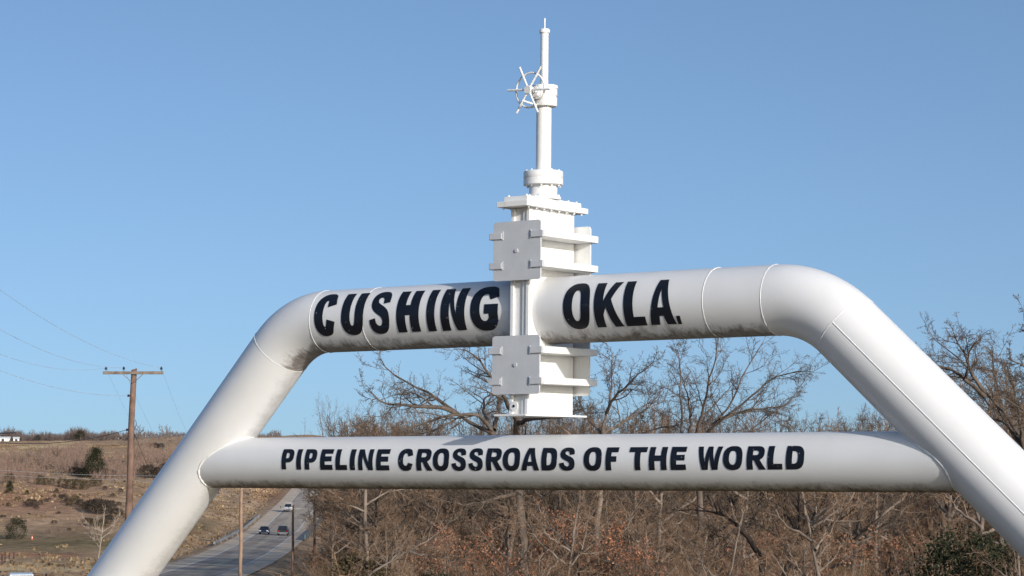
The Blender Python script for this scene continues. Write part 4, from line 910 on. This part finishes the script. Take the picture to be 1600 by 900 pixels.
# ---------------------------------------------------------------- vehicles
def carpaint(name,c,metal=.3):
    m=simple(name,tuple(v*.92 for v in c),c,2,.3,metal,.5); return m
M['glass']=simple('dark car glass',(.01,.012,.015),(.02,.022,.026),1,.08,0,.8); M['tyre']=simple('tyre rubber',(.015,.015,.015),(.03,.03,.03),4,.9)
M['rim']=simple('alloy rim',(.4,.4,.4),(.55,.55,.55),4,.3,.8); M['lamp']=simple('headlamp glass',(.65,.65,.62),(.8,.8,.78),4,.1); M['tail']=simple('red tail lamp',(.35,.01,.01),(.45,.02,.02),4,.2)
def vehicle(name,loc,rz,kind,paint,label,cat_):
    """faces -y locally (towards the viewer)"""
    root=empty(name,loc,rz,label=label,cat=cat_)
    L,W,H={'sedan':(4.7,1.82,1.46),'suv':(4.8,1.92,1.76),'pickup':(5.6,1.98,1.85)}[kind]
    belt=H*.60; 
    prof={'sedan':[(-L/2,.35),(-L/2+.05,.68),(-L/2+1.1,.90),(L/2-.75,.98),(L/2-.05,.92),(L/2,.4)],
          'suv':[(-L/2,.38),(-L/2+.05,.85),(-L/2+1.05,1.05),(L/2-.1,1.10),(L/2,.95),(L/2,.42)],
          'pickup':[(-L/2,.45),(-L/2+.05,1.0),(-L/2+1.2,1.16),(L/2-.05,1.18),(L/2,1.1),(L/2,.5)]}[kind]
    bm=bmesh.new()
    def loft(pf,w0,w1,zs):
        rows=[]
        for sx in (-1,1): rows.append([bm.verts.new((sx*(w0+(w1-w0)*((z-zs[0])/(zs[1]-zs[0]))) ,y,z)) for y,z in pf])
        n=len(pf)
        for i in range(n): bm.faces.new((rows[0][i],rows[0][(i+1)%n],rows[1][(i+1)%n],rows[1][i]))
        bm.faces.new(rows[0][::-1]); bm.faces.new(rows[1])
    loft(prof,W/2,W/2*.95,(.3,1.2)); link('body',bm_mesh('body',bm,False,.06),paint,root)
    cab={'sedan':[(-L/2+1.15,.88),(-L/2+1.95,H-.06),(L/2-1.75,H-.06),(L/2-.75,.95)],
         'suv':[(-L/2+1.05,1.02),(-L/2+1.75,H-.08),(L/2-.35,H-.08),(L/2-.1,1.06)],
         'pickup':[(-L/2+1.25,1.12),(-L/2+1.95,H-.06),(-L/2+3.2,H-.06),(-L/2+3.5,1.14)]}[kind]
    bm=bmesh.new(); loft(cab,W/2*.93,W/2*.70,(.9,H)); link('cabin_glass',bm_mesh('cabin_glass',bm,False,.03),M['glass'],root)
    bm=bmesh.new(); yy=[cab[1][0]-.06,cab[2][0]+.06]; v=box(bm,-W/2*.72,W/2*.72,yy[0],yy[1],H-.07,H); link('roof',bm_mesh('roof',bm,False,.025),paint,root)
    for sx in (-1,1):
        bm=bmesh.new()
        for (ya,za),(yb,zb) in ((cab[0],cab[1]),(cab[3],cab[2])):
            wa=W/2*.93+(W/2*.70-W/2*.93)*((za-.9)/(H-.9)); wb=W/2*.93+(W/2*.70-W/2*.93)*((zb-.9)/(H-.9)); rod(bm,(sx*wa,ya,za),(sx*wb,yb,zb),.035,6)
        link('window_pillar',bm_mesh('window_pillar',bm),paint,root)
        for y in (-L/2+.9,L/2-.95):
            bm=bmesh.new(); lathe(bm,[(.20,-.11),(.33,-.10),(.34,0),(.33,.10),(.20,.11)],20,(sx*(W/2-.10),y,.34),'X'); wh=link('wheel',bm_mesh('wheel',bm,True),M['tyre'],root)
            bm=bmesh.new(); lathe(bm,[(.20,-.005),(.16,.012),(.05,.02)],14,(sx*(W/2+.012),y,.34),'X'); link('rim',bm_mesh('rim',bm),M['rim'],wh)
        bm=bmesh.new(); box(bm,min(sx*.5,sx*.82),max(sx*.5,sx*.82),-L/2-.02,-L/2+.08,.62,.76); link('headlight',bm_mesh('headlight',bm,False,.01),M['lamp'],root)
        bm=bmesh.new(); box(bm,min(sx*.62,sx*.86),max(sx*.62,sx*.86),L/2-.08,L/2+.02,.72,.90); link('tail_light',bm_mesh('tail_light',bm,False,.01),M['tail'],root)
        bm=bmesh.new(); box(bm,min(sx*(W/2),sx*(W/2+.17)),max(sx*(W/2),sx*(W/2+.17)),-L/2+1.35,-L/2+1.45,.92,1.06); link('mirror',bm_mesh('mirror',bm,False,.02),paint,root)
    bm=bmesh.new(); box(bm,-.42,.42,-L/2-.015,-L/2+.05,.42,.60); link('grille',bm_mesh('grille',bm),M['glass'],root)
    bm=bmesh.new(); box(bm,-W/2*.9,W/2*.9,L/2-.05,L/2+.05,.42,.58); link('bumper',bm_mesh('bumper',bm,False,.02),M['rim'],root)
    return root
def on_road(d,off): 
    x=float(road_x(d))+off; return (x,d,float(road_z(d))+.12), math.atan2(float(road_x(d-2)-road_x(d+2)),4.0)
l1,r1=on_road(446,-1.9); vehicle('car',l1,r1+0,'sedan',carpaint('dark blue car paint',(.02,.028,.06)),'dark blue sedan driving towards the viewer in the left lane','car')
l1,r1=on_road(440,1.9); vehicle('sport_utility_vehicle',l1,r1+math.pi,'suv',carpaint('dark grey car paint',(.03,.035,.035)),'dark sport utility vehicle beside the blue sedan, pale rear window side facing us','car')
l1,r1=on_road(545,-1.9); tr_=vehicle('pickup_truck',l1,r1,'pickup',carpaint('silver truck paint',(.55,.56,.58)),'silver white pickup truck farther up the highway','truck')
bm=bmesh.new(); box(bm,-.95,.95,-.9,1.6,1.98,2.08)
for sx in (-.9,.85):
    for y in (-.8,1.5): box(bm,sx,sx+.05,y,y+.05,1.1,1.98)
link('ladder_rack',bm_mesh('ladder_rack',bm),M['armpale'],tr_)
l1,r1=on_road(700,1.8); vehicle('car',l1,r1+math.pi,'sedan',carpaint('pale car paint',(.5,.5,.5)),'tiny pale car at the top of the visible road under the crossbar','car')
x=(38-800)/F*146; vehicle('sport_utility_vehicle',(x,146,float(P(38,897,146)[2])-1.76),R(12),'suv',carpaint('white car paint',(.75,.76,.78),0),'white car roof just showing at the bottom left corner','car')

# ---------------------------------------------------------------- small things in the field
d=ground_at(54,842); x=(54-800)/F*d; root=empty('traffic_cone',(x,d,hz(x,d)),0,label='small orange and white marker cone on the grass beside the green cedar',cat='cone')
M['orange']=simple('orange plastic',(.75,.10,.03),(.85,.14,.04),3,.5); M['white']=simple('white siding',(.7,.7,.68),(.8,.8,.78),2,.6)
bm=bmesh.new(); lathe(bm,[(.24,.04),(.17,.35),(.12,.62),(.07,.9),(.05,.92)],16); link('cone',bm_mesh('cone',bm,True),M['orange'],root)
bm=bmesh.new(); lathe(bm,[(.178,.34),(.132,.58)],16); link('stripe',bm_mesh('stripe',bm,True),M['white'],root)
bm=bmesh.new(); box(bm,-.28,.28,-.28,.28,0,.05); link('base',bm_mesh('base',bm),M['orange'],root); root.scale=(.65,.65,.65)
fp=[(26,872.5),(19,874),(12.5,877.5),(8,883),(0,888),(-10,893)]; root=empty('wire_fence',(0,0,0),0,label='wooden post and wire fence at the left edge of the field',cat='fence')
d=ground_at(8,884); root.location=((8-800)/F*d,d,hz((8-800)/F*d,d)); prev=None
for u,v in fp:
    d=ground_at(u,v,200); x=(u-800)/F*d; z=hz(x,d); o=Vector((x,d,z))-root.location; hh=1.35 if u<15 else .9
    bm=bmesh.new(); lathe(bm,[(.10,-.2),(.09,hh),(.03,hh+.03)],8,tuple(o)); link('post',bm_mesh('post',bm,True),M['poledark'],root)
    if prev is not None:
        bm=bmesh.new(); 
        for k in (.35,.7): rod(bm,prev+Vector((0,0,k)),o+Vector((0,0,k)),.008,4)
        link('fence_wire',bm_mesh('fence_wire',bm),M['wire'],root)
    prev=o
def shed(u,d,wd,hh,label,roofc=None):
    x=(u-800)/F*d; z=hz(x,d); root=empty('farm_shed',(x,d,z),.2,label=label,cat='shed')
    bm=bmesh.new(); box(bm,-wd/2,wd/2,-3,3,0,hh); link('wall',bm_mesh('wall',bm),M['white'],root)
    bm=bmesh.new(); a=[bm.verts.new(p) for p in ((-wd/2-.3,-3.3,hh),(wd/2+.3,-3.3,hh),(wd/2+.3,0,hh+.8),(-wd/2-.3,0,hh+.8),(-wd/2-.3,3.3,hh),(wd/2+.3,3.3,hh))]
    for f in ((0,1,2,3),(3,2,5,4),(0,3,4),(1,5,2)): bm.faces.new([a[i] for i in f])
    link('roof',bm_mesh('roof',bm),M['white'],root)
    bm=bmesh.new(); box(bm,-.6,.6,-3.05,-2.98,.02,hh*.8); link('door',bm_mesh('door',bm),M['insul'],root)
shed(6,1108,6.5,1.5,'long white farm shed on the crest at the left edge'); shed(27,1104,2.6,1.2,'smaller white shed on the crest right of the long one'); shed(189,1150,2.4,1.7,'small white building on the crest just left of the tall pole')
